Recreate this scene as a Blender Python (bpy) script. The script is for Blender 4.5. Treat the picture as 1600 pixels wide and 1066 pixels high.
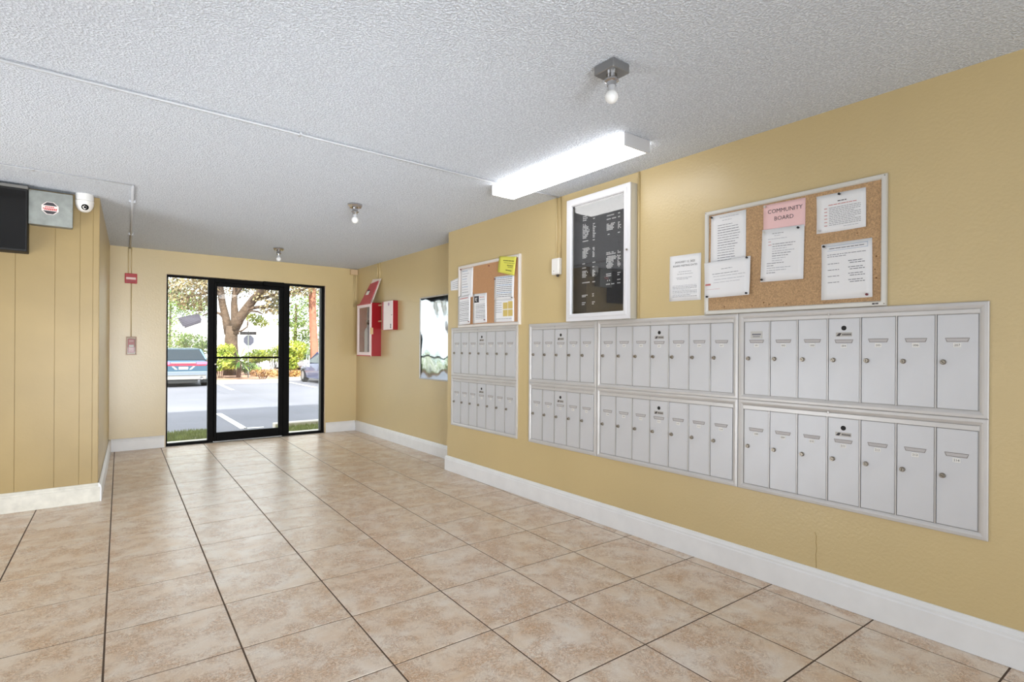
import bpy, math, random
from mathutils import Vector, Matrix
random.seed(7)
for o in list(bpy.data.objects): bpy.data.objects.remove(o)
SC = bpy.context.scene
COL = SC.collection
PI = math.pi

# ------------------------------------------------------------------ camera
CAM_H, YAW, ROLL, FPX, Y0 = 1.24, 0.6605, -0.0062, 843.54, 545.53
cd = bpy.data.cameras.new('camera'); cam = bpy.data.objects.new('camera', cd); COL.objects.link(cam)
cd.sensor_width = 36; cd.sensor_fit = 'HORIZONTAL'; cd.lens = FPX / 1600 * 36
cd.shift_y = (Y0 - 533) / 1600; cd.clip_start = .02; cd.clip_end = 300
fw = Vector((math.sin(YAW), math.cos(YAW), 0)); rt = Vector((math.cos(YAW), -math.sin(YAW), 0)); up = Vector((0, 0, 1))
xr = rt * math.cos(ROLL) - up * math.sin(ROLL); yr = rt * math.sin(ROLL) + up * math.cos(ROLL)
M = Matrix.Identity(4)
for i in range(3):
    M[i][0] = xr[i]; M[i][1] = yr[i]; M[i][2] = -fw[i]
M[2][3] = CAM_H
cam.matrix_world = M
SC.camera = cam

def at(px, py, d):
    """world point of photo pixel (px,py) at forward distance d (used for the far outdoor things)"""
    a = (px - 800) / FPX; b = (py - Y0) / FPX
    u = a * math.cos(ROLL) + b * math.sin(ROLL); v = -a * math.sin(ROLL) + b * math.cos(ROLL)
    return Vector((0, 0, CAM_H)) + (fw + rt * u - up * v) * d

# ------------------------------------------------------------------ world, sun, exposure
w = bpy.data.worlds.new('sky'); SC.world = w; w.use_nodes = True
bg = w.node_tree.nodes['Background']; bg.inputs[0].default_value = (.90, .95, 1, 1); bg.inputs[1].default_value = 3.2
SC.view_settings.view_transform = 'Standard'; SC.view_settings.look = 'None'
SC.view_settings.gamma = 1; SC.view_settings.use_curve_mapping = False
SC.view_settings.exposure = 0.1
sd = bpy.data.lights.new('sun', 'SUN'); sd.energy = 10; sd.angle = .02; sd.color = (1, .96, .88)
so = bpy.data.objects.new('sun', sd); COL.objects.link(so)
so.rotation_euler = Vector((-.28, -.86, .80)).to_track_quat('Z', 'Y').to_euler()
def area(name, loc, target, sx, sy, e, col=(1, 1, 1)):
    d = bpy.data.lights.new(name, 'AREA'); d.shape = 'RECTANGLE'; d.size = sx; d.size_y = sy; d.energy = e; d.color = col
    o = bpy.data.objects.new(name, d); COL.objects.link(o); o.location = loc
    o.rotation_euler = (Vector(loc) - Vector(target)).to_track_quat('Z', 'Y').to_euler()
    return o
# added fill lamps behind the camera and at the left, no openings there
area('rear_fill', (.2, -2.9, 1.25), (.6, 4, 1.3), 5.5, 2.2, 44, (.86, .93, 1))
area('side_fill', (-3.3, 2.2, 1.2), (2, 3.0, 1.2), 4.5, 2.0, 24, (.86, .93, 1))
# added fill lamp behind the camera, aimed up to brighten the near ceiling
area('ceiling_fill', (.1, -.9, .55), (1.0, 1.9, 2.43), 2.6, 1.6, 36, (.86, .93, 1))
ff = area('far_fill', (.1, -1.8, .6), (1.6, 7.0, 1.9), 1.6, .8, 34, (.9, .95, 1)); ff.data.spread = math.radians(50)  # added narrow fill that lifts the far end of the room
area('side_up_fill', (-2.3, 3.7, .35), (1.6, 5.3, 2.43), 1.8, 1.2, 62, (.9, .95, 1))  # added out-of-view fill from the left, brightens the far ceiling
pt = area('entrance_portal', (1.70, 8.05, 1.07), (1.70, 0, 1.07), 1.95, 2.12, 1)
pt.data.cycles.is_portal = True

# ------------------------------------------------------------------ materials
def lin(c): return tuple(((x / 255) / 12.92 if x / 255 <= .04045 else ((x / 255 + .055) / 1.055) ** 2.4) for x in c) + (1,)
MATS = {}
def mat(name, rgb, rough=.5, metal=0, spec=.5, bump=None, var=None, emit=None, coat=0):
    if name in MATS: return MATS[name]
    m = bpy.data.materials.new(name); m.use_nodes = True; nt = m.node_tree; N = nt.nodes; L = nt.links
    b = N['Principled BSDF']; c = lin(rgb)
    b.inputs['Base Color'].default_value = c; b.inputs['Roughness'].default_value = rough
    b.inputs['Metallic'].default_value = metal; b.inputs['Specular IOR Level'].default_value = spec
    b.inputs['Coat Weight'].default_value = coat
    tc = N.new('ShaderNodeTexCoord')
    if var:      # (scale, amount)
        n = N.new('ShaderNodeTexNoise'); n.inputs['Scale'].default_value = var[0]; n.inputs['Detail'].default_value = 5
        L.new(tc.outputs['Object'], n.inputs['Vector'])
        r = N.new('ShaderNodeMapRange'); r.inputs[1].default_value = .3; r.inputs[2].default_value = .7
        r.inputs[3].default_value = 1 - var[1]; r.inputs[4].default_value = 1 + var[1]
        L.new(n.outputs[0], r.inputs[0])
        h = N.new('ShaderNodeHueSaturation'); h.inputs['Color'].default_value = c
        L.new(r.outputs[0], h.inputs['Value']); L.new(h.outputs[0], b.inputs['Base Color'])
    if bump:     # (scale, strength, distance)
        n = N.new('ShaderNodeTexNoise'); n.inputs['Scale'].default_value = bump[0]; n.inputs['Detail'].default_value = 4
        L.new(tc.outputs['Object'], n.inputs['Vector'])
        bp = N.new('ShaderNodeBump'); bp.inputs['Strength'].default_value = bump[1]; bp.inputs['Distance'].default_value = bump[2]
        L.new(n.outputs[0], bp.inputs['Height']); L.new(bp.outputs[0], b.inputs['Normal'])
    if emit:
        b.inputs['Emission Color'].default_value = (1, 1, 1, 1); b.inputs['Emission Strength'].default_value = emit
    MATS[name] = m
    return m

paint = mat('golden_wall_paint', (202, 180, 131), .36, bump=(70, .25, .004), var=(1.2, .04), spec=.95)
paint_old = mat('golden_panel_paint', (160, 137, 90), .42, bump=(50, .15, .003), var=(2.5, .06), spec=.4)
white_trim = mat('white_gloss_trim', (232, 232, 233), .35, var=(9, .03))
dirty_trim = mat('scuffed_white_trim', (214, 210, 198), .45, var=(14, .12))
alu = mat('brushed_aluminium_trim', (205, 203, 202), .38, .35, bump=(160, .04, .001), var=(5, .04))
alu_door = mat('satin_aluminium_door', (205, 206, 210), .42, .25, var=(4, .03))
alu_div = mat('aluminium_divider', (186, 184, 182), .35, .5)
steel = mat('dark_lock_steel', (150, 142, 130), .3, .8)
chrome = mat('chrome', (190, 190, 192), .12, 1)
black = mat('black_anodised_frame', (5, 4, 4), .6, 0, spec=.12)
black_soft = mat('black_matte', (8, 7, 7), .6)
galv = mat('galvanised_plate', (146, 149, 144), .42, .45, var=(16, .16))
darkgap = mat('dark_joint', (62, 55, 48), .8)
cork = mat('cork', (184, 150, 112), .85, var=(160, .28), bump=(300, .3, .002))
cork_old = mat('cork_faded', (188, 142, 102), .85, var=(120, .12), bump=(300, .2, .002))
paperm = mat('white_paper', (236, 236, 238), .8, bump=(14, .3, .01))
pinkpaper = mat('pink_paper', (240, 200, 200), .8)
yellowpaper = mat('yellow_paper', (226, 222, 96), .8)
ink = mat('grey_print', (120, 120, 128), .8)
ink_dark = mat('dark_print', (66, 62, 66), .8)
ink_light = mat('faint_print', (176, 177, 184), .8)
ink_mid = mat('mid_print', (150, 150, 156), .8)
ink_blue = mat('blue_print', (120, 150, 190), .8)
ink_red = mat('red_print', (196, 120, 116), .8)
red = mat('fire_red', (176, 22, 28), .35)
red_dark = mat('fire_red_deep', (150, 14, 26), .35)
redpink = mat('faded_red_sign', (190, 74, 84), .5)
white_plastic = mat('white_plastic', (232, 230, 226), .4)
feltb = mat('black_letter_felt', (58, 58, 60), .9, var=(60, .08))
letter = mat('white_letter', (235, 235, 235), .5)
fix_white = mat('fixture_white', (200, 200, 202), .4)
diffuser = mat('lit_diffuser', (250, 250, 250), .5, emit=4.2)
tube_m = mat('lit_tube', (250, 250, 250), .5, emit=9)
bulbm = mat('opal_bulb', (226, 226, 224), .3, emit=.05)
brown_box = mat('painted_box', (205, 176, 140), .5)
concrete = mat('concrete', (196, 190, 182), .85, var=(3, .08), bump=(60, .2, .01))
asphalt = mat('asphalt', (112, 112, 121), .9, var=(.35, .16), bump=(40, .3, .01))
stripe = mat('white_road_paint', (235, 235, 232), .8)
grassm = mat('grass_blades', (126, 138, 80), .9, var=(5, .3))
soil = mat('mulch', (168, 128, 104), .95, var=(8, .4), bump=(30, .6, .03))
lawn = mat('lawn_soil', (128, 126, 92), .95, var=(4, .25))
bark = mat('oak_bark', (96, 78, 64), .9, var=(3, .25), bump=(9, .8, .08))
barkp = mat('reddish_bark', (160, 106, 84), .9, var=(5, .2), bump=(10, .6, .04))
def leafmat(name, a, b2):
    m = bpy.data.materials.new(name); m.use_nodes = True; nt = m.node_tree; N = nt.nodes; L = nt.links
    b = N['Principled BSDF']; b.inputs['Roughness'].default_value = .6
    tc = N.new('ShaderNodeTexCoord'); n = N.new('ShaderNodeTexNoise'); n.inputs['Scale'].default_value = 2.2; n.inputs['Detail'].default_value = 6
    L.new(tc.outputs['Object'], n.inputs['Vector'])
    r = N.new('ShaderNodeValToRGB'); r.color_ramp.elements[0].position = .38; r.color_ramp.elements[1].position = .62
    r.color_ramp.elements[0].color = lin(a); r.color_ramp.elements[1].color = lin(b2)
    L.new(n.outputs[0], r.inputs[0]); L.new(r.outputs[0], b.inputs['Base Color'])
    b.inputs['Subsurface Weight'].default_value = 0
    return m
leaf_oak = leafmat('oak_leaves', (92, 92, 56), (172, 150, 112))
leaf_green = leafmat('green_leaves', (68, 98, 38), (140, 160, 78))
leaf_lime = leafmat('lime_leaves', (112, 136, 40), (196, 200, 84))
leaf_dry = leafmat('dry_leaves', (140, 98, 60), (196, 160, 100))
def glassmat(name, tint=(1, 1, 1), f0=.045, rough=0.0, gain=1.0):
    m = bpy.data.materials.new(name); m.use_nodes = True; nt = m.node_tree; N = nt.nodes; L = nt.links
    for n in list(N): N.remove(n)
    o = N.new('ShaderNodeOutputMaterial'); mx = N.new('ShaderNodeMixShader'); t = N.new('ShaderNodeBsdfTransparent'); g = N.new('ShaderNodeBsdfGlossy')
    t.inputs[0].default_value = (*tint, 1); g.inputs['Roughness'].default_value = rough
    f = N.new('ShaderNodeLayerWeight'); p = N.new('ShaderNodeMath'); p.operation = 'POWER'; p.inputs[1].default_value = 5
    L.new(f.outputs['Facing'], p.inputs[0])
    mm = N.new('ShaderNodeMath'); mm.operation = 'MULTIPLY_ADD'; mm.inputs[1].default_value = 1 - f0 * gain; mm.inputs[2].default_value = f0 * gain; mm.use_clamp = True
    L.new(p.outputs[0], mm.inputs[0]); L.new(mm.outputs[0], mx.inputs[0])
    L.new(t.outputs[0], mx.inputs[1]); L.new(g.outputs[0], mx.inputs[2]); L.new(mx.outputs[0], o.inputs[0])
    return m
glass = glassmat('clear_glass', (.96, .98, .97))
glass_case = glassmat('display_case_glass', (.95, .95, .95), .045, 0.0, 2.0)
car_glass = mat('tinted_car_glass', (28, 40, 50), .22, .2)
mirror_m = mat('wavy_mirror', (196, 202, 206), .05, 1, bump=(5, .06, .01))

def ceiling_mat():
    m = bpy.data.materials.new('popcorn_ceiling'); m.use_nodes = True; nt = m.node_tree; N = nt.nodes; L = nt.links
    b = N['Principled BSDF']; b.inputs['Roughness'].default_value = .95; b.inputs['Specular IOR Level'].default_value = .15
    tc = N.new('ShaderNodeTexCoord')
    n = N.new('ShaderNodeTexNoise'); n.inputs['Scale'].default_value = 105; n.inputs['Detail'].default_value = 3; n.inputs['Roughness'].default_value = .6
    v = N.new('ShaderNodeTexVoronoi'); v.inputs['Scale'].default_value = 120; v.feature = 'SMOOTH_F1'
    L.new(tc.outputs['Object'], n.inputs['Vector']); L.new(tc.outputs['Object'], v.inputs['Vector'])
    a = N.new('ShaderNodeMath'); a.operation = 'SUBTRACT'; L.new(n.outputs[0], a.inputs[0]); L.new(v.outputs['Distance'], a.inputs[1])
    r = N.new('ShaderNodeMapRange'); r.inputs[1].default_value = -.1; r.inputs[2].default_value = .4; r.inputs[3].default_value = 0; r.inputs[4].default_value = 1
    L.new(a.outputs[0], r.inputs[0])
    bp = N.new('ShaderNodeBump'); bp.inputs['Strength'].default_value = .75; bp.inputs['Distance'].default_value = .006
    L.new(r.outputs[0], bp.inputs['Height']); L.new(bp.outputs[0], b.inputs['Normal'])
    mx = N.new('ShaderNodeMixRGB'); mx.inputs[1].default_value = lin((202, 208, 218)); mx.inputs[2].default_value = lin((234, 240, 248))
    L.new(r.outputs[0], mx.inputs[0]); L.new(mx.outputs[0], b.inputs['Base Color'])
    return m
ceil_m = ceiling_mat()

def tile_mat():
    m = bpy.data.materials.new('beige_ceramic_tile'); m.use_nodes = True; nt = m.node_tree; N = nt.nodes; L = nt.links
    b = N['Principled BSDF']; b.inputs['Roughness'].default_value = .3; b.inputs['Specular IOR Level'].default_value = .5
    tc = N.new('ShaderNodeTexCoord'); oi = N.new('ShaderNodeObjectInfo')
    sc = N.new('ShaderNodeVectorMath'); sc.operation = 'SCALE'; sc.inputs[0].default_value = (37, 91, 53); L.new(oi.outputs['Random'], sc.inputs['Scale'])
    ad = N.new('ShaderNodeVectorMath'); ad.operation = 'ADD'; L.new(tc.outputs['Object'], ad.inputs[0]); L.new(sc.outputs[0], ad.inputs[1])
    def noise(sc_, det, ro, dist):
        n = N.new('ShaderNodeTexNoise'); n.inputs['Scale'].default_value = sc_; n.inputs['Detail'].default_value = det
        n.inputs['Roughness'].default_value = ro; n.inputs['Distortion'].default_value = dist; L.new(ad.outputs[0], n.inputs['Vector']); return n
    n1 = noise(6, 5, .6, .6); n2 = noise(15, 8, .72, 2.0); n3 = noise(8, 4, .6, .5); n4 = noise(27, 7, .75, 2.4)
    r1 = N.new('ShaderNodeValToRGB'); e = r1.color_ramp.elements
    e[0].position = .32; e[0].color = lin((222, 196, 168)); e[1].position = .68; e[1].color = lin((236, 224, 210))
    q = e.new(.5); q.color = lin((230, 212, 192))
    L.new(n1.outputs[0], r1.inputs[0])
    def vein(n, wd, amt, mask, lo, hi):
        ab = N.new('ShaderNodeMath'); ab.operation = 'SUBTRACT'; ab.inputs[1].default_value = .5; L.new(n.outputs[0], ab.inputs[0])
        a2 = N.new('ShaderNodeMath'); a2.operation = 'ABSOLUTE'; L.new(ab.outputs[0], a2.inputs[0])
        r2 = N.new('ShaderNodeMapRange'); r2.inputs[1].default_value = .0; r2.inputs[2].default_value = wd; r2.inputs[3].default_value = amt; r2.inputs[4].default_value = 0
        L.new(a2.outputs[0], r2.inputs[0])
        r3 = N.new('ShaderNodeMapRange'); r3.inputs[1].default_value = lo; r3.inputs[2].default_value = hi; L.new(mask.outputs[0], r3.inputs[0])
        mu = N.new('ShaderNodeMath'); mu.operation = 'MULTIPLY'; L.new(r2.outputs[0], mu.inputs[0]); L.new(r3.outputs[0], mu.inputs[1]); return mu
    m0 = N.new('ShaderNodeMixRGB'); m0.inputs[2].default_value = lin((206, 162, 118))
    L.new(vein(n2, .07, .75, n3, .44, .60).outputs[0], m0.inputs[0]); L.new(r1.outputs[0], m0.inputs[1])
    mx = N.new('ShaderNodeMixRGB'); mx.inputs[2].default_value = lin((128, 92, 66))
    L.new(vein(n4, .026, .95, n3, .34, .56).outputs[0], mx.inputs[0]); L.new(m0.outputs[0], mx.inputs[1])
    r4 = N.new('ShaderNodeMapRange'); r4.inputs[1].default_value = .54; r4.inputs[2].default_value = .68; r4.inputs[4].default_value = .6; L.new(n4.outputs[0], r4.inputs[0])
    m2 = N.new('ShaderNodeMixRGB'); m2.inputs[2].default_value = lin((240, 228, 214)); L.new(r4.outputs[0], m2.inputs[0]); L.new(mx.outputs[0], m2.inputs[1])
    L.new(m2.outputs[0], b.inputs['Base Color'])
    bp = N.new('ShaderNodeBump'); bp.inputs['Strength'].default_value = .12; bp.inputs['Distance'].default_value = .002
    L.new(n2.outputs[0], bp.inputs['Height']); L.new(bp.outputs[0], b.inputs['Normal'])
    return m
tile_m = tile_mat()
grout = mat('brown_grout', (92, 74, 60), .9, var=(6, .12))

# ------------------------------------------------------------------ mesh helpers
class MB:
    def __init__(s): s.v = []; s.f = []; s.smooth = False
    def add(s, vs, fs):
        n = len(s.v); s.v += [tuple(x) for x in vs]; s.f += [tuple(i + n for i in f) for f in fs]; return s
    def box(s, x0, x1, y0, y1, z0, z1, bev=0):
        if x0 > x1: x0, x1 = x1, x0
        if y0 > y1: y0, y1 = y1, y0
        if z0 > z1: z0, z1 = z1, z0
        if not bev:
            return s.add([(x, y, z) for x in (x0, x1) for y in (y0, y1) for z in (z0, z1)],
                         [(0, 1, 3, 2), (4, 6, 7, 5), (0, 4, 5, 1), (2, 3, 7, 6), (0, 2, 6, 4), (1, 5, 7, 3)])
        vs = []; idx = {}
        lo = (x0, y0, z0); hi = (x1, y1, z1)
        for cx in (0, 1):
            for cy in (0, 1):
                for cz in (0, 1):
                    c = (cx, cy, cz)
                    for ax in range(3):     # vertex lying on the face of axis ax
                        p = []
                        for k in range(3):
                            base = hi[k] if c[k] else lo[k]
                            p.append(base if k == ax else base + (-bev if c[k] else bev))
                        idx[(c, ax)] = len(vs); vs.append(p)
        fs = []
        for ax in range(3):
            o = [k for k in range(3) if k != ax]
            for side in (0, 1):
                q = []
                for a, b in ((0, 0), (1, 0), (1, 1), (0, 1)):
                    c = [0, 0, 0]; c[ax] = side; c[o[0]] = a; c[o[1]] = b; q.append(idx[(tuple(c), ax)])
                fs.append(q if (side == 1) == (ax != 1) else q[::-1])
        for ax in range(3):                 # edges along axis ax
            o = [k for k in range(3) if k != ax]
            for a in (0, 1):
                for b in (0, 1):
                    c0 = [0, 0, 0]; c0[o[0]] = a; c0[o[1]] = b; c1 = list(c0); c1[ax] = 1; c0, c1 = tuple(c0), tuple(c1)
                    fs.append([idx[(c0, o[0])], idx[(c1, o[0])], idx[(c1, o[1])], idx[(c0, o[1])]])
        for cx in (0, 1):
            for cy in (0, 1):
                for cz in (0, 1):
                    fs.append([idx[((cx, cy, cz), k)] for k in range(3)])
        return s.add(vs, fs)
    def prism(s, pts, axis, a, b):
        """closed polygon pts (2D) extruded along axis from a to b"""
        n = len(pts)
        def P(p, t):
            q = list(p); q.insert(axis, t); return q
        vs = [P(p, a) for p in pts] + [P(p, b) for p in pts]
        fs = [tuple(range(n))[::-1], tuple(range(n, 2 * n))] + [(i, (i + 1) % n, (i + 1) % n + n, i + n) for i in range(n)]
        return s.add(vs, fs)
    def tube(s, path, rad, seg=10, cap=True):
        path = [Vector(p) for p in path]; n = len(path)
        if not isinstance(rad, (list, tuple)): rad = [rad] * n
        vs = []; prev = None
        for i, p in enumerate(path):
            d = (path[min(i + 1, n - 1)] - path[max(i - 1, 0)]).normalized()
            if prev is None:
                a = d.orthogonal().normalized()
            else:
                a = (prev - d * prev.dot(d)).normalized()
            prev = a; b = d.cross(a)
            for k in range(seg):
                t = 2 * PI * k / seg; vs.append(p + (a * math.cos(t) + b * math.sin(t)) * rad[i])
        fs = [(i * seg + k, i * seg + (k + 1) % seg, (i + 1) * seg + (k + 1) % seg, (i + 1) * seg + k) for i in range(n - 1) for k in range(seg)]
        if cap: fs += [tuple(range(seg))[::-1], tuple(range((n - 1) * seg, n * seg))]
        return s.add(vs, fs)
    def lathe(s, c, prof, seg=24, axis='z'):
        """prof: list of (r, h) around axis at c"""
        vs = []
        for r, h in prof:
            for k in range(seg):
                t = 2 * PI * k / seg; a, b = r * math.cos(t), r * math.sin(t)
                d = {'z': (a, b, h), 'x': (h, a, b), 'y': (a, h, b)}[axis]
                vs.append((c[0] + d[0], c[1] + d[1], c[2] + d[2]))
        n = len(prof)
        fs = [(i * seg + k, i * seg + (k + 1) % seg, (i + 1) * seg + (k + 1) % seg, (i + 1) * seg + k) for i in range(n - 1) for k in range(seg)]
        fs += [tuple(range(seg))[::-1], tuple(range((n - 1) * seg, n * seg))]
        return s.add(vs, fs)
    def frame(s, mapf, u0, u1, v0, v1, prof):
        """mitred picture frame: prof = [(inset, height)...]; mapf(u, v, h) -> point"""
        rings = []
        for ins, h in prof:
            rings.append([mapf(u0 + ins, v0 + ins, h), mapf(u1 - ins, v0 + ins, h), mapf(u1 - ins, v1 - ins, h), mapf(u0 + ins, v1 - ins, h)])
        vs = [p for r in rings for p in r]; n = len(rings)
        fs = [(i * 4 + k, i * 4 + (k + 1) % 4, (i + 1) * 4 + (k + 1) % 4, (i + 1) * 4 + k) for i in range(n - 1) for k in range(4)]
        fs += [((n - 1) * 4 + k, (n - 1) * 4 + (k + 1) % 4, (k + 1) % 4, k) for k in range(4)]
        return s.add(vs, fs)
    def build(s, name, m, parent=None, loc=None, smooth=False):
        if parent is not None:
            o0 = wloc(parent)
        else:
            o0 = Vector(loc) if loc else Vector((0, 0, 0))
        lo = Vector(loc) if (loc and parent is not None) else None
        base = lo if lo is not None else o0
        me = bpy.data.meshes.new(name)
        me.from_pydata([(x - base[0], y - base[1], z - base[2]) for x, y, z in s.v], [], s.f)
        import bmesh
        bm = bmesh.new(); bm.from_mesh(me); bmesh.ops.recalc_face_normals(bm, faces=bm.faces); bm.to_mesh(me); bm.free()
        me.materials.append(m)
        if smooth or s.smooth:
            for p in me.polygons: p.use_smooth = True
        o = bpy.data.objects.new(name, me); COL.objects.link(o)
        if parent is not None:
            o.parent = parent
            o.location = (base - o0) if lo is not None else (0, 0, 0)
        else: o.location = base
        return o
def wloc(o):
    v = Vector((0, 0, 0))
    while o is not None: v = v + o.location; o = o.parent
    return v
def tag(o, label, cat, group=None):
    o['label'] = label; o['category'] = cat
    if group: o['group'] = group
    return o
def thing(name, label, cat, loc, group=None):
    o = bpy.data.objects.new(name, None); COL.objects.link(o); o.location = loc; o.empty_display_size = .05
    return tag(o, label, cat, group)
def struct(o): o['kind'] = 'structure'; return o
def stuff(o): o['kind'] = 'stuff'; return o
def copy_tree(o, parent=None):
    c = o.copy(); COL.objects.link(c); c.parent = parent
    for ch in [x for x in COL.objects if x.parent == o]: copy_tree(ch, c)
    return c
def text_mesh(txt, size, align='CENTER'):
    cu = bpy.data.curves.new('t', 'FONT'); cu.body = txt; cu.size = size; cu.align_x = align; cu.resolution_u = 2
    ob = bpy.data.objects.new('t', cu); COL.objects.link(ob)
    dg = bpy.context.evaluated_depsgraph_get(); me = ob.evaluated_get(dg).to_mesh()
    vs = [tuple(v.co) for v in me.vertices]; fs = [tuple(p.vertices) for p in me.polygons]
    ob.evaluated_get(dg).to_mesh_clear(); bpy.data.objects.remove(ob); bpy.data.curves.remove(cu)
    return vs, fs

# ------------------------------------------------------------------ room shell
XW, XR, YC, YB, H = 2.872, 3.150, 4.765, 7.89, 2.428
XL0, YL0, XL1 = .040, 5.45, .155
GZ = -.36
struct(MB().box(XW, 3.35, -3.2, YC, 0, H).build('wall_right', paint))
struct(MB().box(XR, 3.35, YC, YB + .15, 0, H).build('wall_right_recess', paint))
wb = struct(MB().box(-3.6, .715, YB, YB + .15, 0, H).box(2.678, XR, YB, YB + .15, 0, H).box(.715, 2.678, YB, YB + .15, 2.142, H).build('wall_back', paint))
struct(MB().prism([(XL0, YL0), (XL1, YB), (XL1 - .15, YB), (XL0 - .15, YL0 + .15)], 2, 0, H).build('wall_left_return', paint))
wl = struct(MB().box(-3.6, XL0 - .002, YL0 + .0, YL0 + .15, 0, H).build('wall_left', paint_old))
struct(MB().box(-3.75, -3.6, -3.2, YB, 0, H).build('wall_side_far', paint))
struct(MB().box(-3.6, XW, -3.35, -3.2, 0, H).build('wall_rear', paint))
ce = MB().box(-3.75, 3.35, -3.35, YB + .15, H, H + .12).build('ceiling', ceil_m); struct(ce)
# upper storeys of the building (they shade the near part of the parking lot)
struct(MB().box(-14, 14, -8, YB + .15, H + .12, 6.6).build('wall_upper_facade', concrete))
struct(MB().box(3.35, 14, YB, YB + .15, GZ, H + .12).box(-14, -3.75, YB, YB + .15, GZ, H + .12).build('wall_outer_facade', concrete))
# panel boards of the left wall
xs = [-3.6, -2.9, -2.45, -2.0, -1.55, -1.1, -.683, -.457, -.231, -.081, .0, XL0 - .001]
for a, b in zip(xs[:-1], xs[1:]):
    MB().box(a + .0012, b - .0012, YL0 - .004, YL0, .0, H - .002, .0012).build('panel', paint_old, wl)

# floor: slab and separate tiles
fl = struct(MB().box(-3.75, 3.35, -3.35, YB + .15, -.13, -.0022).build('floor', grout))
S, SY, ROT = .3713 * CAM_H, .3806 * CAM_H, -.0322
OX, OY = .0882 * CAM_H, 3.8772 * CAM_H
def grid(a, b): return Vector((OX + a * math.cos(ROT) - b * math.sin(ROT), OY + a * math.sin(ROT) + b * math.cos(ROT)))
g_ = .0036; hx, hy = S / 2 - g_, SY / 2 - g_; bv = .001
tv = []
for z, i_ in ((-.004, 0), (-.001, 0), (0, bv)):
    tv += [(-hx + i_, -hy + i_, z), (hx - i_, -hy + i_, z), (hx - i_, hy - i_, z), (-hx + i_, hy - i_, z)]
tf = [(0, 3, 2, 1), (8, 9, 10, 11)] + [(r * 4 + k, r * 4 + (k + 1) % 4, r * 4 + 4 + (k + 1) % 4, r * 4 + 4 + k) for r in (0, 1) for k in range(4)]
tm = bpy.data.meshes.new('tile'); tm.from_pydata(tv, [], tf); tm.materials.append(tile_m)
import bmesh
def clipped(vs, fs, planes):
    bm = bmesh.new(); me = bpy.data.meshes.new('tile'); me.from_pydata(vs, [], fs); bm.from_mesh(me)
    for co, no in planes:
        r = bmesh.ops.bisect_plane(bm, geom=bm.verts[:] + bm.edges[:] + bm.faces[:], plane_co=co, plane_no=no, clear_outer=True)
        ed = [e for e in r['geom_cut'] if isinstance(e, bmesh.types.BMEdge)]
        if ed: bmesh.ops.edgeloop_fill(bm, edges=ed)
    n = len(bm.verts); bm.to_mesh(me); bm.free(); me.materials.clear(); me.materials.append(tile_m)
    return me if n else None
def inroom(p):
    xr_ = XW if p.y < YC else XR
    yb_ = YL0 + .0 if p.x < XL0 else YB + .04
    return (-3.59 < p.x < xr_ + .005) and (-3.19 < p.y < yb_ + .005)
rest = MB(); cnt = 0
for i in range(-9, 8):
    for j in range(-8, 20):
        c = grid((i + .5) * S, -(j + .5) * SY)
        cs = [grid((i + a) * S, -(j + b) * SY) for a in (0.01, .99) for b in (0.01, .99)]
        ins = [inroom(p) for p in cs]
        if not any(ins) and not inroom(c): continue
        R = Matrix.Rotation(ROT, 4, 'Z')
        if c.x < -1.1 or c.y < -.15:
            if all(ins):
                n = len(rest.v)
                for v in tv:
                    q = R @ Vector(v); rest.v.append((q.x + c.x, q.y + c.y, q.z))
                rest.f += [tuple(k + n for k in f) for f in tf]
            continue
        me = tm
        if not all(ins):
            pl = []
            xl = XW if c.y < YC else XR
            if max(p.x for p in cs) > xl: pl.append((Vector((xl - .002, 0, 0)), Vector((1, 0, 0))))
            if max(p.y for p in cs) > YB: pl.append((Vector((0, YB + .02, 0)), Vector((0, 1, 0))))
            Mi = (Matrix.Translation((c.x, c.y, 0)) @ R).inverted()
            me = clipped(tv, tf, [(Mi @ p, Mi.to_3x3() @ n) for p, n in pl])
            if me is None: continue
        o = bpy.data.objects.new('tile', me); COL.objects.link(o); o.parent = fl
        o.location = (c.x, c.y, random.uniform(-.0005, .0)); o.rotation_euler = (0, 0, ROT + random.uniform(-.002, .002)); cnt += 1
print('tiles', cnt)
stuff(rest.build('tile_field', tile_m, fl))

# baseboards (profile: tall flat with a moulded top)
def bprof(): return [(0, 0), (.020, 0), (.020, .112), (.016, .118), (.016, .128), (.010, .136), (.006, .146), (0, .148)]
def baseboard(name, p0, p1, nrm, m=white_trim):
    p0, p1, nrm = Vector(p0), Vector(p1), Vector(nrm).normalized(); P = bprof(); n = len(P)
    vs = [p + nrm * t + Vector((0, 0, z)) for p in (p0, p1) for t, z in P]
    fs = [tuple(range(n)), tuple(range(n, 2 * n))] + [(k, (k + 1) % n, (k + 1) % n + n, k + n) for k in range(n)]
    b = MB(); b.add(vs, fs); return struct(b.build(name, m))
baseboard('baseboard_right', (XW, -3.2, .001), (XW, YC + .02, .001), (-1, 0, 0))
baseboard('baseboard_corner', (XW - .0, YC, .001), (XR, YC, .001), (0, 1, 0))
baseboard('baseboard_recess', (XR, YC + .02, .001), (XR, YB, .001), (-1, 0, 0))
baseboard('baseboard_back_right', (2.69, YB, .001), (XR - .02, YB, .001), (0, -1, 0))
baseboard('baseboard_back_left', (XL1 + .02, YB, .001), (.705, YB, .001), (0, -1, 0))
baseboard('baseboard_left_return', (XL0 + .002, YL0 - .02, .001), (XL1 + .002, YB, .001), (1, -.047, 0))
baseboard('baseboard_left', (-3.6, YL0 - .004, .001), (XL0 + .012, YL0 - .004, .001), (0, -1, 0), dirty_trim)

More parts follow.
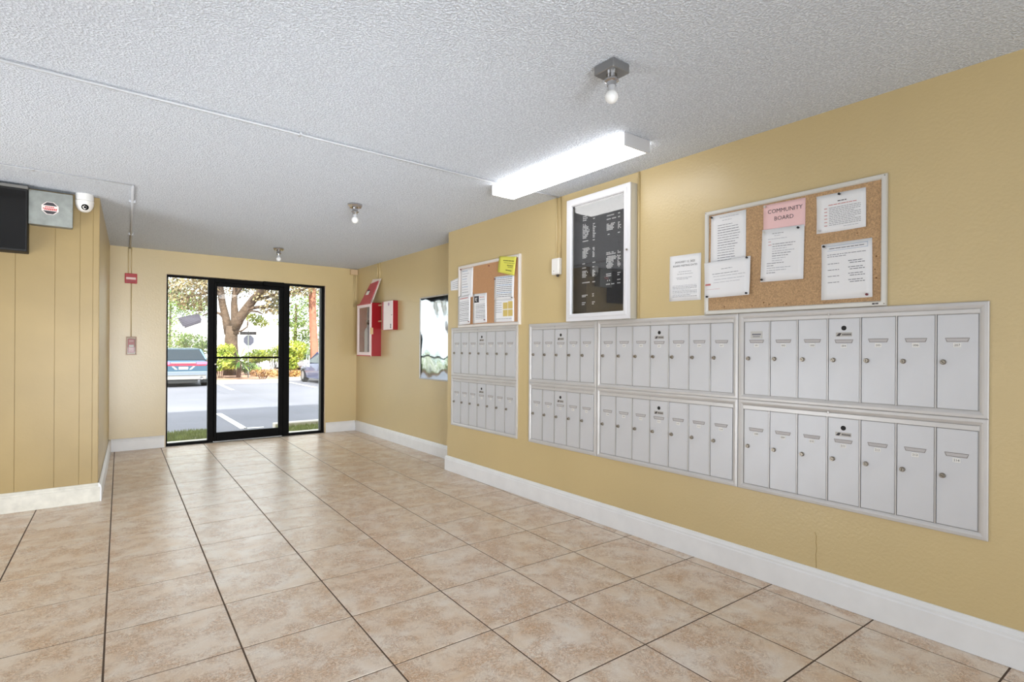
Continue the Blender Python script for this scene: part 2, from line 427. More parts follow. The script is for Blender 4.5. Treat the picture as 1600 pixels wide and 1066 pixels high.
# thin dark hairline crack low on the right wall
ck = MB()
pts = [(W_, z_) for W_, z_ in ((1.205, .33), (1.198, .31), (1.200, .28), (1.196, .25), (1.2, .22), (1.198, .15))]
ck.tube([(XW - .0005, a, b) for a, b in pts], .0012, 4)
c_ = ck.build('trim_1', mat('crack', (150, 122, 70), .9)); struct(c_)

# ------------------------------------------------------------------ entrance: storefront frame, door leaf, glass
YF0, YF1 = YB + .03, YB + .09      # frame depth, set back in the opening
zt = 2.138
def bar(mb, x0, x1, z0, z1, y0=YF0, y1=YF1, bev=.003): return mb.box(x0, x1, y0, y1, z0, z1, bev)
w1 = MB()
bar(w1, .719, .737, 0, zt); bar(w1, 1.178, 1.243, 0, zt); bar(w1, 2.104, 2.187, 0, zt); bar(w1, 2.640, 2.675, 0, zt)
bar(w1, .737, 1.178, 2.118, zt); bar(w1, .737, 1.178, 0, .035); bar(w1, 1.243, 2.104, 2.085, zt); bar(w1, 2.187, 2.640, 2.112, zt); bar(w1, 2.187, 2.640, 0, .035)
bar(w1, .737, 1.178, 2.112, 2.118, YF0 + .02, YF1)
wf = struct(w1.build('window_1', black))
MB().box(.735, 1.180, YF0 + .03, YF0 + .036, .033, 2.12).build('pane', glass, wf)
MB().box(2.185, 2.642, YF0 + .03, YF0 + .036, .033, 2.114).build('pane', glass, wf)
MB().box(2.612, 2.636, YF0 + .008, YF0 + .05, .035, 2.112, .002).build('sidelite_stop', mat('grey_seal', (70, 74, 72), .4), wf)
d1 = MB()
yd0, yd1 = YF0 - .008, YF0 + .04
d1.box(1.246, 1.280, yd0, yd1, .012, 2.082, .003).box(2.047, 2.101, yd0, yd1, .012, 2.082, .003).box(1.280, 2.047, yd0, yd1, 2.035, 2.082, .003).box(1.280, 2.047, yd0, yd1, .012, .125, .003)
dr = struct(d1.build('door_1', black))
MB().box(1.278, 2.049, yd0 + .02, yd0 + .026, .123, 2.037).build('door_pane', glass, dr)
MB().box(1.262, 2.06, yd0 - .055, yd0 - .035, 1.092, 1.116, .004).box(1.262, 1.285, yd0 - .04, yd0 + .001, 1.09, 1.118, .002).box(2.045, 2.07, yd0 - .04, yd0 + .001, 1.09, 1.118, .002).build('push_bar', black, dr)
MB().box(1.83, 2.10, yd0 - .045, yd0 + .0, 2.078, 2.142, .006).tube([(1.9, yd0 - .03, 2.085), (1.78, yd0 - .09, 2.075), (1.66, yd0 - .02, 2.07)], .007, 8).build('door_closer', black, dr)
MB().lathe((1.262, yd0 - .012, 1.02), [(.011, 0), (.013, .006), (.013, .012)], 12, 'y').build('lock_cylinder', steel, dr)
struct(MB().box(.715, 2.678, YB - .004, YB + .15, -.006, .004, .001).build('trim_2', mat('threshold', (120, 116, 112), .4, .5)))
# plaster reveals around the opening, daylight on them put into the pale colour
struct(MB().box(.7155, .7185, YB + .0, YB + .03, 0, 2.1415).box(2.6755, 2.6785, YB - .001, YB + .03, 0, 2.1415).build('trim_3', mat('lit_reveal', (226, 204, 184), .5)))

# ------------------------------------------------------------------ mailbox units on the right wall
def wm(u, v, h): return (XW - h, u, v)           # wall map: u = Y, v = Z, h = height off the wall
TRIM = [(0, .0005), (0, .0125), (.003, .0145), (.014, .0155), (.022, .013), (.029, .0095), (.029, .0005)]
def door_parts(parent, cy, zt_, zb_, wd, middle, num):
    """one mailbox door centred on cy between zb_ and zt_"""
    dm = MB().box(XW - .0095, XW - .001, cy - wd / 2, cy + wd / 2, zb_ + .002, zt_ - .002, .0012)
    d = dm.build('door', alu_door, parent, (XW - .005, cy, (zt_ + zb_) / 2))
    zs = zt_ - .109 if not middle else zt_ - .112
    xf = XW - .0095
    a = MB()       # name slot: raised rim with sloping ends and a recessed strip
    hw = .041
    a.frame(lambda u, v, h: (xf - h, cy + u * (1 if v > 0 else .86), zs + v), -hw, hw, -.0085, .0085, [(0, 0), (0, .0014), (.0022, .0014), (.0022, .0002)])
    a.build('name_slot', slot_m, d)
    MB().box(xf - .0004, xf, cy - hw * .88, cy + hw * .88, zs - .007, zs + .007).build('slot_strip', slot_in, d)
    a = MB(); a.box(xf - .0012, xf, cy - .013, cy + .013, zs - .031, zs - .0125)
    a.build('number_tag', white_plastic, d)
    vs, fs = NUM[num]
    a = MB(); a.add([(xf - .0015, cy - x, zs - .0265 + y) for x, y, z in vs], fs); a.build('number_print', ink_dark, d)
    a = MB(); ly = cy + wd / 2 - .021; lz = zt_ - .203
    a.lathe((xf, ly, lz), [(.0112, 0), (.0112, -.003), (.0098, -.0045), (.0092, -.012), (.0082, -.0135)], 14, 'x')
    k = a.build('lock', steel, d, smooth=False)
    ang = random.uniform(-1.2, 1.2); ca, sa = math.cos(ang), math.sin(ang); sl = MB()
    sl.add([(xf - .0137, ly + a * ca - b * sa, lz + a * sa + b * ca) for a, b in ((-.0012, -.006), (.0012, -.006), (.0012, .006), (-.0012, .006))], [(0, 1, 2, 3)])
    sl.build('keyway', black_soft, d)
    if middle:
        MB().lathe((xf, cy, zt_ - .048), [(.0115, 0.0), (.0115, -.0006), (.010, -.0012)], 18, 'x').build('master_lock', black_soft, d)
        MB().box(xf - .0012, xf, cy - .035, cy + .035, zt_ - .088, zt_ - .069, .0005).build('emblem_plate', galv_dark, d)
        e = MB()
        e.add([(xf - .0016, cy + .033, zt_ - .086), (xf - .0016, cy + .018, zt_ - .086), (xf - .0016, cy + .010, zt_ - .072), (xf - .0016, cy + .022, zt_ - .072)], [(0, 1, 2, 3)])
        for q in range(6):
            yy = cy + .006 - q * .0066
            e.add([(xf - .0016, yy, zt_ - .083), (xf - .0016, yy - .0042, zt_ - .083), (xf - .0016, yy - .0042, zt_ - .075), (xf - .0016, yy, zt_ - .075)], [(0, 1, 2, 3)])
        e.build('emblem_print', ink_dark, d)
    return d
slot_m = mat('slot_rim', (132, 126, 122), .4, .5); slot_in = mat('slot_paper', (192, 188, 188), .7)
galv_dark = mat('emblem_plate_grey', (176, 172, 166), .4, .3)
NUM = {}
for n in range(201, 215): NUM[n] = text_mesh(str(n), .0135)
def mail_unit(label, y0, y1, z0, z1, n, lip, cat='mailboxes'):
    t = thing('mailbox_unit', label, cat, (XW, (y0 + y1) / 2, z0), None)
    MB().frame(wm, y0 + .0006, y1 - .0006, z0 + .0005, z1 - .0005, TRIM).build('trim_frame', alu, t)
    MB().box(XW - .003, XW - .0005, y0 + .028, y1 - .028, z0 + .028, z1 - .028).build('back_plate', alu_div, t)
    MB().box(XW - .013, XW - .001, y0 + .0285, y1 - .0285, z1 - .030 - lip, z1 - .030, .0015).build('header_strip', alu, t)
    iy0, iy1 = y0 + .031, y1 - .031; pt = (iy1 - iy0) / n
    for k in range(1, n):
        yy = iy0 + pt * k
        MB().box(XW - .0125, XW - .001, yy - .0028, yy + .0028, z0 + .030, z1 - .030 - lip, .0008).build('divider', alu_div, t)
    ds = []
    mid = n // 2
    for k in range(n):                      # k = 0 is the rightmost door in the photo (smallest Y)
        ds.append(door_parts(t, iy0 + pt * (k + .5), z1 - .030 - lip, z0 + .030, pt - .0085, k == mid, 201 + (n - 1 - k) + (7 if z0 < .6 else 0)))
    # little latch tab hanging over the header
    MB().box(XW - .016, XW - .013, iy0 + pt * mid + pt * .93, iy0 + pt * mid + pt * .99, z1 - .036, z1 - .022, .001).build('latch_tab', alu_div, t)
    return t, ds
ZM = .967
tU, dU = mail_unit('upper row of seven aluminium mailboxes nearest the camera, under the large cork board', .539, 1.611, ZM, 1.447, 7, .018)
tL, dL = mail_unit('lower row of seven aluminium mailboxes nearest the camera, at the right end of the wall', .539, 1.611, .473, ZM, 7, .021)
mail_unit('upper row of seven aluminium mailboxes between the glass directory case and the large cork board', 1.613, 2.686, ZM, 1.447, 7, .018)
mail_unit('lower row of seven aluminium mailboxes in the middle, second unit from the right end', 1.613, 2.686, .473, ZM, 7, .021)
mail_unit('upper row of five narrow aluminium mailboxes below the left edge of the directory case', 2.688, 3.452, ZM, 1.447, 5, .018)
mail_unit('lower row of five aluminium mailboxes, left end of the long mailbox group', 2.688, 3.452, .473, ZM, 5, .021)
mail_unit('upper row of seven mailboxes standing apart under the small cork board', 3.608, 4.680, ZM, 1.447, 7, .018)
mail_unit('lower row of seven mailboxes of the separate group farthest from the camera', 3.608, 4.680, .473, ZM, 7, .021)
# paper sticker on the leftmost near door
st = dU[6]
sy_ = wloc(st).y; a = MB().box(XW - .0102, XW - .0094, sy_ - .032, sy_ + .034, 1.305, 1.345); a.build('sticker', mat('sticker_grey', (196, 194, 190), .6), st)
a = MB()
for r, (l0, l1, h_) in enumerate(((.026, -.024, .008), (.022, -.018, .004))):
    zz = 1.332 - r * .014
    a.add([(XW - .0105, sy_ + l0, zz), (XW - .0105, sy_ + l1, zz), (XW - .0105, sy_ + l1, zz - h_), (XW - .0105, sy_ + l0, zz - h_)], [(0, 1, 2, 3)])
a.build('sticker_print', ink, st)

# ------------------------------------------------------------------ papers
class Paper:
    """corners TL,TR,BR,BL as (Y,Z); base offset from the wall; curl lifts the edges"""
    def __init__(s, name, label, c, off, m, curl=.004, cat='paper', group=None, x=XW):
        s.c = [Vector(p) for p in c]; s.off = off; s.curl = curl; s.x = x; s.ph = random.uniform(0, 6)
        ctr = sum(s.c, Vector((0, 0))) / 4
        s.t = thing(name, label, cat, (x - off, ctr.x, ctr.y), group)
        n = 7; vs = []; fs = []
        for side in (0, 1):
            for i in range(n + 1):
                for j in range(n + 1):
                    p = s.at(i / n, j / n, 0); vs.append((p[0] + side * .0004, p[1], p[2]))
        q = (n + 1) ** 2
        for i in range(n):
            for j in range(n):
                a = i * (n + 1) + j; fs.append((a, a + 1, a + n + 2, a + n + 1)); fs.append((a + q, a + n + 1 + q, a + n + 2 + q, a + 1 + q))
        rim = [i for i in range(n + 1)] + [(i) * (n + 1) + n for i in range(1, n + 1)] + [n * (n + 1) + j for j in range(n - 1, -1, -1)] + [i * (n + 1) for i in range(n - 1, 0, -1)]
        for a, b in zip(rim, rim[1:] + rim[:1]): fs.append((a, b, b + q, a + q))
        mb = MB(); mb.add(vs, fs); mb.build('sheet', m, s.t, smooth=True)
        s.lines = {}
    def at(s, u, v, h):       # u right, v down, both 0..1
        tl, tr, br, bl = s.c; p = (tl * (1 - u) + tr * u) * (1 - v) + (bl * (1 - u) + br * u) * v
        du, dv = abs(u - .5) * 2, v
        l = s.curl * (.25 + .75 * (du ** 2) * (.3 + dv)) * (1 + .5 * math.sin(3 * v + s.ph)) + s.curl * .4 * math.sin(5 * u + s.ph) * (v * (1 - v)) * 2
        l = max(l, .0006)
        return (s.x - s.off - l - h, p.x, p.y)
    def quad(s, m, u0, u1, v0, v1):
        mb = s.lines.setdefault(m.name, (m, MB()))[1]
        k = max(1, int((u1 - u0) / .15)); vs = []; fs = []
        for i in range(k + 1):
            u = u0 + (u1 - u0) * i / k; vs += [s.at(u, v0, .0007), s.at(u, v1, .0007)]
        for i in range(k): fs.append((2 * i, 2 * i + 2, 2 * i + 3, 2 * i + 1))
        mb.add(vs, fs)
    def row(s, m, u0, u1, v, th=.008, word=.05):      # a printed line made of word-long strokes
        u = u0
        while u < u1:
            e = min(u1, u + random.uniform(.5, 1.6) * word); s.quad(m, u, e, v, v + th); u = e + .012
    def text(s, m, txt, u, v, size):
        wv = (s.c[1] - s.c[0]).length; hv = (s.c[3] - s.c[0]).length
        vs, fs = text_mesh(txt, size); mb = s.lines.setdefault(m.name, (m, MB()))[1]
        mb.add([s.at(u + x / wv, v - y / hv, .0008) for x, y, z in vs], fs)
    def done(s):
        for m, mb in s.lines.values(): stuff(mb.build('printed_text', m, s.t))

def rot(c, a): return c
pA = Paper('notice_sheet', 'white notice sheet taped to the bare wall between directory case and large cork board', [(2.078, 1.828), (1.857, 1.824), (1.858, 1.542), (2.080, 1.545)], .0006, paperm, .002)
pA.text(ink_dark, 'JANUARY 13, 2025', .5, .17, .0175); pA.text(ink_dark, 'BOARD MEETING DATES', .5, .25, .0155)
for v_, a_, b_ in ((.36, .3, .7), (.41, .25, .75), (.49, .22, .72), (.52, .25, .6)): pA.row(ink, a_, b_, v_, .007, .08)
for k in range(9): pA.row(ink if k % 3 else ink_light, .1, .88 - (.2 if k % 4 == 3 else 0), .66 + k * .03, .008, .07)
pA.done()
# large cork board
cb = thing('cork_board', 'large aluminium-framed cork board with pinned papers above the near mailboxes', 'notice board', (XW, 1.36, 1.45))
MB().frame(wm, .897, 1.824, 1.449, 2.054, [(0, .001), (0, .016), (.003, .021), (.018, .021), (.023, .016), (.024, .004)]).build('board_frame', mat('silver_board_frame', (216, 214, 208), .35, .2), cb)
MB().box(XW - .010, XW - .001, .915, 1.806, 1.467, 2.036).build('cork_panel', cork, cb)
for (yy, zz) in ((.905, 2.045), (.905, 1.458), (1.816, 2.045), (1.816, 1.458)):
    MB().lathe((XW - .0205, yy, zz), [(.003, 0), (.003, -.0012), (.002, -.002)], 8, 'x').build('screw', steel, cb)
mk = MB()
for k, ll in enumerate((.006, .004, .005, .005)):
    y_ = .952 - k * .0065; mk.add([(XW - .0218, y_, 1.4635), (XW - .0218, y_ - ll, 1.4635), (XW - .0218, y_ - ll, 1.4565), (XW - .0218, y_, 1.4565)], [(0, 1, 2, 3)])
mk.build('maker_mark', ink_dark, cb)
for (yy, zz, r_) in ((1.47, 1.50, .004), (1.535, 1.485, .003), (1.44, 1.487, .003), (1.35, 1.485, .004), (.94, 1.68, .004), (.945, 1.62, .003), (.94, 1.58, .004), (1.02, 1.80, .003), (1.70, 1.49, .004)):
    MB().lathe((XW - .0102, yy, zz), [(r_, 0), (r_ * .7, -.0008)], 7, 'x').build('worn_spot', mat('worn_cork', (120, 84, 52), .9), cb)
BO = .0105
pB = Paper('notice_sheet', 'tall printed list pinned in the top left corner of the large cork board', [(1.786, 2.024), (1.572, 2.024), (1.571, 1.735), (1.788, 1.735)], BO, paperm, .003)
pB.row(ink_light, .25, .8, .06, .01, .06); pB.row(ink_light, .33, .6, .12, .01, .06)
for k in range(15):
    ln = (.62, .78, .8, .82, .84, .8, .8, .7, .78, .7, .68, .68, .68, .7, .6)[k]
    pB.row(ink if k % 5 in (2, 3) else ink_mid, .2, ln, .21 + k * .05, .012, .1)
pB.done()
pC = Paper('notice_sheet', 'wrinkled pale sheet overlapping the lower left frame of the large cork board', [(1.822, 1.752), (1.538, 1.760), (1.542, 1.547), (1.816, 1.545)], .0218, paperm, .006)
pC.row(ink, .38, .62, .22, .012, .07); pC.row(ink, .18, .75, .34, .013, .08); pC.row(ink_light, .2, .9, .41, .013, .08); pC.row(ink_light, .22, .88, .50, .012, .1)
pC.row(ink_light, .2, .8, .58, .01, .1); pC.quad(ink_red, .02, .14, .60, .65); pC.quad(ink_red, .05, .35, .76, .765); pC.done()
pD = Paper('notice_sheet', 'pink sheet headed COMMUNITY BOARD at the top middle of the large cork board', [(1.473, 2.025), (1.255, 2.021), (1.256, 1.874), (1.473, 1.882)], BO, pinkpaper, .002)
pD.text(ink_dark, 'COMMUNITY', .52, .36, .030); pD.text(ink_dark, 'BOARD', .5, .64, .030); pD.done()
pE = Paper('notice_sheet', 'white letter pinned below the pink community sheet', [(1.477, 1.891), (1.258, 1.884), (1.262, 1.607), (1.486, 1.610)], BO + .003, paperm, .004)
pE.row(ink, .25, .52, .09, .009, .06); pE.row(ink_light, .3, .45, .13, .009, .06); pE.row(ink_light, .15, .6, .19, .009, .06)
pE.quad(ink_red, .16, .22, .24, .25); pE.quad(ink_red, .16, .24, .30, .31)
for k in range(13): pE.row(ink if k % 4 < 2 else ink_light, .26 if k < 8 else .14, (.8, .74, .6, .78, .7, .64, .58, .5, .55, .3, .7, .6, .35)[k], .29 + k * .045, .011, .07)
pE.done()
pF = Paper('notice_sheet', 'landscape rules sheet pinned at the upper right of the large cork board', [(1.203, 2.012), (.984, 2.010), (.980, 1.823), (1.198, 1.823)], BO, paperm, .006)
pF.row(ink_dark, .44, .62, .20, .022, .1); pF.row(ink_red, .25, .82, .28, .018, .08)
for k in range(11):
    pF.row(ink_mid, .26, .9 - (.12 if k % 4 == 3 else 0), .36 + k * .045, .014, .05)
    if k % 2 == 0: pF.quad(ink_red, .16, .22, .36 + k * .045, .378 + k * .045)
pF.row(ink_light, .55, .85, .88, .012, .06); pF.done()
pG = Paper('notice_sheet', 'schedule sheet with two columns pinned at the lower right of the large cork board', [(1.178, 1.768), (.957, 1.769), (.952, 1.492), (1.175, 1.491)], BO, paperm, .005)
for a_, b_, c2, d2 in ((.12, .92, .05, .055), (.12, .92, .13, .135)): pG.quad(ink_blue, a_, b_, c2, d2)
pG.quad(ink_blue, .915, .92, .05, .135); pG.row(ink, .16, .85, .09, .013, .08)
pG.row(ink, .12, .88, .2, .01, .06); pG.row(ink, .12, .5, .235, .01, .06)
for k in range(4):
    pG.row(ink, .13, .36, .36 + k * .11, .01, .06); pG.row(ink, .54, .82, .335 + k * .11, .012, .06); pG.row(ink, .57, .86, .372 + k * .11, .012, .06)
pG.done()
def pin(label, y, z, off, m=None, x=XW, r=.0058):
    xx = x - off
    t = thing('push_pin', label, 'pin', (xx, y, z), 'push pins')
    del t['group']
    MB().lathe((xx, y, z), [(r * .9, 0), (r * .5, -.002), (r * .45, -.006), (r, -.008), (r, -.0095)], 10, 'x').build('pin_head', m or pin_black, t)
    MB().tube([(xx, y, z), (xx + .003, y, z)], .0006, 5).build('needle', steel, t)
pin_black = mat('black_pin', (26, 24, 26), .3); pin_red = mat('dark_red_pin', (110, 30, 44), .3); pin_white = mat('clear_pin', (200, 196, 190), .3)
pin('black push pin at the top centre of the landscape rules sheet', 1.095, 2.001, .017)
pin('black push pin in the top left corner of the two-column schedule sheet', 1.163, 1.755, .017)
pin('dark red push pin in the lower right corner of the schedule sheet', .973, 1.505, .020, pin_red)
pin('black push pin in the upper right corner of the letter under the pink sheet', 1.286, 1.871, .019)
pin('black push pin in the lower left corner of the letter under the pink sheet', 1.474, 1.622, .021)
pin('dark push pin in the top left corner of the tall printed list', 1.779, 2.015, .014)
pin('black push pin at the upper right corner of the wrinkled sheet on the frame', 1.556, 1.752, .026)
pin('black push pin at the lower left corner of the wrinkled sheet', 1.797, 1.553, .029)
pin('black push pin at the lower right corner of the wrinkled sheet', 1.556, 1.556, .030)
pin('pale push pin in the upper left corner of the letter under the pink sheet', 1.466, 1.876, .019, pin_white)
pin('pale push pin in the lower left corner of the landscape rules sheet', 1.185, 1.835, .019, pin_white)
pin('small pale push pin in the top left corner of the pink sheet', 1.463, 2.014, .014, pin_white)

# small cork board (far)
sb = thing('cork_board', 'small cork board with a yellow note and papers above the separate far mailboxes', 'notice board', (XW, 4.06, 1.45))
MB().frame(wm, 3.572, 4.545, 1.448, 2.050, [(0, .001), (0, .018), (.003, .022), (.020, .022), (.026, .016), (.027, .004)]).build('board_frame', mat('white_board_frame', (226, 220, 214), .4, .1), sb)
MB().box(XW - .010, XW - .001, 3.592, 4.525, 1.468, 2.030).build('cork_panel', cork_old, sb)
q1 = Paper('notice_sheet', 'faint handwritten-looking list at the left edge of the small cork board', [(4.514, 2.020), (4.293, 2.020), (4.296, 1.735), (4.514, 1.735)], BO, paperm, .003)
for k in range(9): q1.row((ink_blue, ink_light, ink)[k % 3], .15, .5 + .3 * random.random(), .08 + k * .09, .016, .12)
q1.done()
q2 = Paper('notice_sheet', 'printed sheet in the lower left corner of the small cork board', [(4.532, 1.752), (4.312, 1.760), (4.316, 1.479), (4.526, 1.471)], .0245, paperm, .004)
q2.row(ink_red, .15, .8, .08, .03, .1)
for k in range(12): q2.row(ink if k % 3 else ink_light, .12, .88, .2 + k * .06, .018, .12)
q2.done()
q3 = Paper('notice_sheet', 'flyer with a black square emblem at the bottom centre of the small cork board', [(4.285, 1.760), (4.062, 1.756), (4.057, 1.484), (4.288, 1.480)], BO + .001, paperm, .004)
q3.quad(ink_dark, .08, .42, .08, .30); q3.row(ink_red, .48, .8, .12, .02, .1); q3.row(ink_light, .48, .85, .2, .02, .1)
for k in range(10): q3.row(ink if k % 3 else ink_light, .2, .88, .36 + k * .055, .018, .12)
for a_, b_, c2, d2 in ((.16, .34, .14, .16), (.16, .20, .16, .24), (.30, .34, .16, .24), (.23, .27, .18, .27)):
    q3.quad(letter, a_, b_, c2, d2)
q3.done()
q4 = Paper('notice_sheet', 'long printed sheet on the right of the small cork board, upper half', [(3.942, 1.890), (3.654, 1.880), (3.656, 1.672), (3.940, 1.680)], BO + .002, paperm, .003)
for k in range(11): q4.row(ink if k % 4 else ink_blue, .12, .9, .06 + k * .08, .026, .12)
q4.done()
q5 = Paper('notice_sheet', 'sheet with a yellow picture block at the lower right of the small cork board', [(3.942, 1.684), (3.656, 1.678), (3.654, 1.478), (3.945, 1.480)], BO, paperm, .003)
ybl = mat('pale_gold_print', (214, 190, 112), .8)
q5.quad(ybl, .45, .68, .16, .44); q5.quad(ybl, .70, .93, .12, .44); q5.quad(ybl, .45, .68, .48, .76); q5.quad(ybl, .70, .93, .48, .76)
for k in range(5): q5.row(ink_light, .08, .38, .15 + k * .1, .03, .1)
q5.row(ink_light, .1, .9, .85, .03, .1); q5.done()
q6 = Paper('yellow_note', 'bright yellow note hanging askew over the top right corner of the small cork board', [(3.850, 2.062), (3.607, 2.026), (3.637, 1.868), (3.878, 1.925)], .0235, yellowpaper, .006)
ing = mat('olive_print', (120, 118, 50), .8)
q6.row(ing, .25, .9, .22, .05, .2); q6.row(ing, .3, .95, .36, .02, .3); q6.row(ing, .5, .85, .48, .05, .1); q6.row(ing, .55, .85, .58, .03, .1); q6.row(ing, .45, .8, .76, .06, .1); q6.done()
q7 = Paper('notice_sheet', 'torn pinkish paper scrap taped to the wall left of the small cork board', [(4.723, 1.926), (4.550, 1.950), (4.550, 1.822), (4.717, 1.829)], .0006, paperm, .002)
for k in range(4): q7.row(ink_light, .2, .9, .25 + k * .17, .05, .2)
q7.done()
pin('red push pin at the top left of the small cork board', 4.505, 2.018, .014, pin_red)
pin('dark push pin in the bare cork at the top of the small board', 4.03, 2.00, .0105, pin_red)
pin('dark push pin at the lower right of the printed sheet, small cork board', 4.335, 1.50, .028, pin_red)
pin('brown push pin at the lower right of the flyer, small cork board', 4.085, 1.508, .018, pin_red)
pin('red push pin at the top left of the long sheet, small cork board', 3.93, 1.868, .016, pin_red)
pin('black push pin between the two right-hand sheets, small cork board', 3.676, 1.684, .017)

# ------------------------------------------------------------------ directory case
D = .075
dc = thing('directory_case', 'white framed glass letter-board directory case above the five narrow mailboxes', 'directory board', (XW, 2.64, 1.45))
MB().box(XW - .010, XW - .0005, 2.345, 2.940, 1.452, 2.345).build('back_panel', feltb, dc)
body = MB()
for a0, a1, b0, b1 in ((2.340, 2.352, 1.447, 2.350), (2.933, 2.945, 1.447, 2.350), (2.352, 2.933, 1.447, 1.459), (2.352, 2.933, 2.338, 2.350)):
    body.box(XW - D + .012, XW - .0005, a0, a1, b0, b1)
body.build('case_body', mat('case_side', (206, 202, 190), .35, .2), dc)
MB().frame(wm, 2.340, 2.945, 1.447, 2.350, [(0, D - .014), (0, D - .002), (.003, D), (.026, D), (.028, D + .004), (.046, D + .004), (.054, D - .002), (.056, D - .014)]).build('door_frame', mat('case_frame', (226, 226, 230), .35, .1), dc)
MB().box(XW - D + .006, XW - D + .010, 2.388, 2.897, 1.495, 2.302).build('door_pane', glass_case, dc)
MB().lathe((XW - D - .004, 2.362, 1.905), [(.007, 0), (.007, -.004), (.005, -.006)], 14, 'x').build('case_lock', steel, dc)
MB().box(XW - .035, XW - .012, 2.355, 2.93, 2.30, 2.322).build('case_lamp_rail', mat('case_rail', (150, 150, 152), .5), dc)
# letter rows: (left Y, z list groups, lengths)
lt = MB()
rows = [(2.837,2.22,4),(2.837,2.206,5),(2.837,2.192,4),(2.837,2.161,3),(2.837,2.15,4),(2.838,2.139,6),(2.838,2.128,6),(2.838,2.117,7),(2.838,2.106,7),(2.838,2.095,6),(2.838,2.084,6),(2.838,2.073,5),(2.838,2.062,4),(2.838,2.038,6),(2.839,1.984,7),(2.839,1.974,8),(2.839,1.964,6),(2.839,1.955,5),(2.839,1.945,6),(2.839,1.935,4),(2.839,1.926,5),(2.839,1.916,4),(2.84,1.872,3),(2.84,1.841,4),(2.84,1.816,5),(2.84,1.806,6),(2.841,1.795,4),(2.841,1.785,5),(2.841,1.774,4),(2.841,1.732,8),(2.842,1.639,6),(2.842,1.63,4),(2.842,1.585,4),(2.842,1.572,3),(2.734,2.19,2),(2.734,2.152,2),(2.735,2.14,2),(2.735,2.128,3),(2.735,2.116,2),(2.735,2.104,2),(2.735,2.092,2),(2.735,2.08,3),(2.735,2.068,2),(2.735,2.056,2),(2.735,2.035,2),(2.736,1.978,2),(2.736,1.969,2),(2.736,1.96,2),(2.736,1.951,2),(2.736,1.942,2),(2.736,1.932,2),(2.736,1.923,2),(2.737,1.914,2),(2.737,1.872,3),(2.737,1.84,2),(2.737,1.815,2),(2.737,1.805,3),(2.738,1.795,2),(2.738,1.784,3),(2.738,1.774,2),(2.738,1.731,3),(2.739,1.643,2),(2.739,1.629,2),(2.739,1.585,3),(2.739,1.572,3),(2.601,2.183,7),(2.602,2.158,9),(2.602,2.123,8),(2.602,2.113,7),(2.602,2.103,6),(2.602,2.093,7),(2.602,2.083,6),(2.602,2.051,3),(2.604,1.922,7),(2.604,1.911,9),(2.604,1.893,11),(2.604,1.883,10),(2.604,1.873,9),(2.604,1.863,7),(2.604,1.854,7),(2.604,1.844,6),(2.604,1.834,7),(2.604,1.824,6),(2.604,1.814,5),(2.605,1.772,5),(2.605,1.759,5),(2.605,1.726,4),(2.605,1.7,8),(2.498,2.184,2),(2.498,2.158,2),(2.498,2.12,2),(2.498,2.111,3),(2.499,2.101,3),(2.499,2.091,2),(2.499,2.081,3),(2.499,2.05,2),(2.5,1.923,2),(2.5,1.912,3),(2.5,1.889,3),(2.5,1.878,2),(2.5,1.868,3),(2.501,1.857,3),(2.501,1.846,2),(2.501,1.835,3),(2.501,1.825,3),(2.501,1.814,2),(2.501,1.772,3),(2.501,1.758,2),(2.502,1.725,3),(2.502,1.701,3)]
ch = .0075
for y, z, l in rows:
    for k in range(l):
        if random.random() < .06: continue
        y0 = y - k * .0098; lt.add([(XW - .0108, y0, z - ch / 2), (XW - .0108, y0 - .0072, z - ch / 2), (XW - .0108, y0 - .0072, z + ch / 2), (XW - .0108, y0, z + ch / 2)], [(0, 1, 2, 3)])
stuff(lt.build('letter_rows', letter, dc))

# sensor box and conduits on the right wall
bx = thing('junction_box', 'small white sensor box on the wall left of the directory case', 'wall box', (XW, 3.115, 1.82))
MB().box(XW - .032, XW - .0005, 3.072, 3.156, 1.822, 1.948, .003).build('box_body', white_plastic, bx)
MB().box(XW - .038, XW - .032, 3.078, 3.150, 1.83, 1.94, .002).build('cover', white_plastic, bx)
MB().lathe((XW - .038, 3.125, 1.85), [(.004, 0), (.003, -.002)], 8, 'x').build('indicator', steel, bx)
MB().lathe((XW - .018, 3.10, 1.822), [(.011, 0), (.011, -.012), (.007, -.018)], 12, 'z').build('sensor_nub', darkgap, bx)
def conduit(label, paths, r, m, clips=(), cat='conduit', seg=10):
    p = paths[0][0]; t = thing('conduit', label, cat, p)
    for path in paths: MB().tube(path, r, seg).build('pipe', m, t, smooth=True)
    for (c, axis) in clips:
        x, y, z = c; q = MB()
        if axis == 'x': q.box(x - .006, x + .006, y - r - .012, y + r + .012, z - r - .0015, z + r, .001)
        elif axis == 'y': q.box(x - r - .012, x + r + .012, y - .006, y + .006, z - r - .0015, z + r, .001)
        else: q.box(x - r - .01, x + r + .01, y - r, y + r, z - .005, z + .005, .001)
        q.build('clip', m, t)
    return t
conduit('pair of slim painted wall conduits rising from the white sensor box to the ceiling', [[(XW - .006, 3.125, 1.949), (XW - .006, 3.125, H - .002)], [(XW - .006, 3.082, 1.949), (XW - .006, 3.082, H - .002)]], .0055, paint)
conduit('slim painted conduit down the wall along the right side of the directory case', [[(XW - .006, 2.322, 1.45), (XW - .006, 2.322, H - .002)]], .0055, paint)
cw = mat('ceiling_white_conduit', (186, 187, 190), .5)
conduit('white conduit across the ceiling running to the left end of the fluorescent light', [[(-3.59, 3.03, H - .0105), (-.3, 3.055, H - .0105), (1.0, 3.078, H - .0105), (2.279, 3.10, H - .0105)]], .0065, cw, [((-.6, 3.053, H - .0105), 'x'), ((.9, 3.075, H - .0105), 'x')])
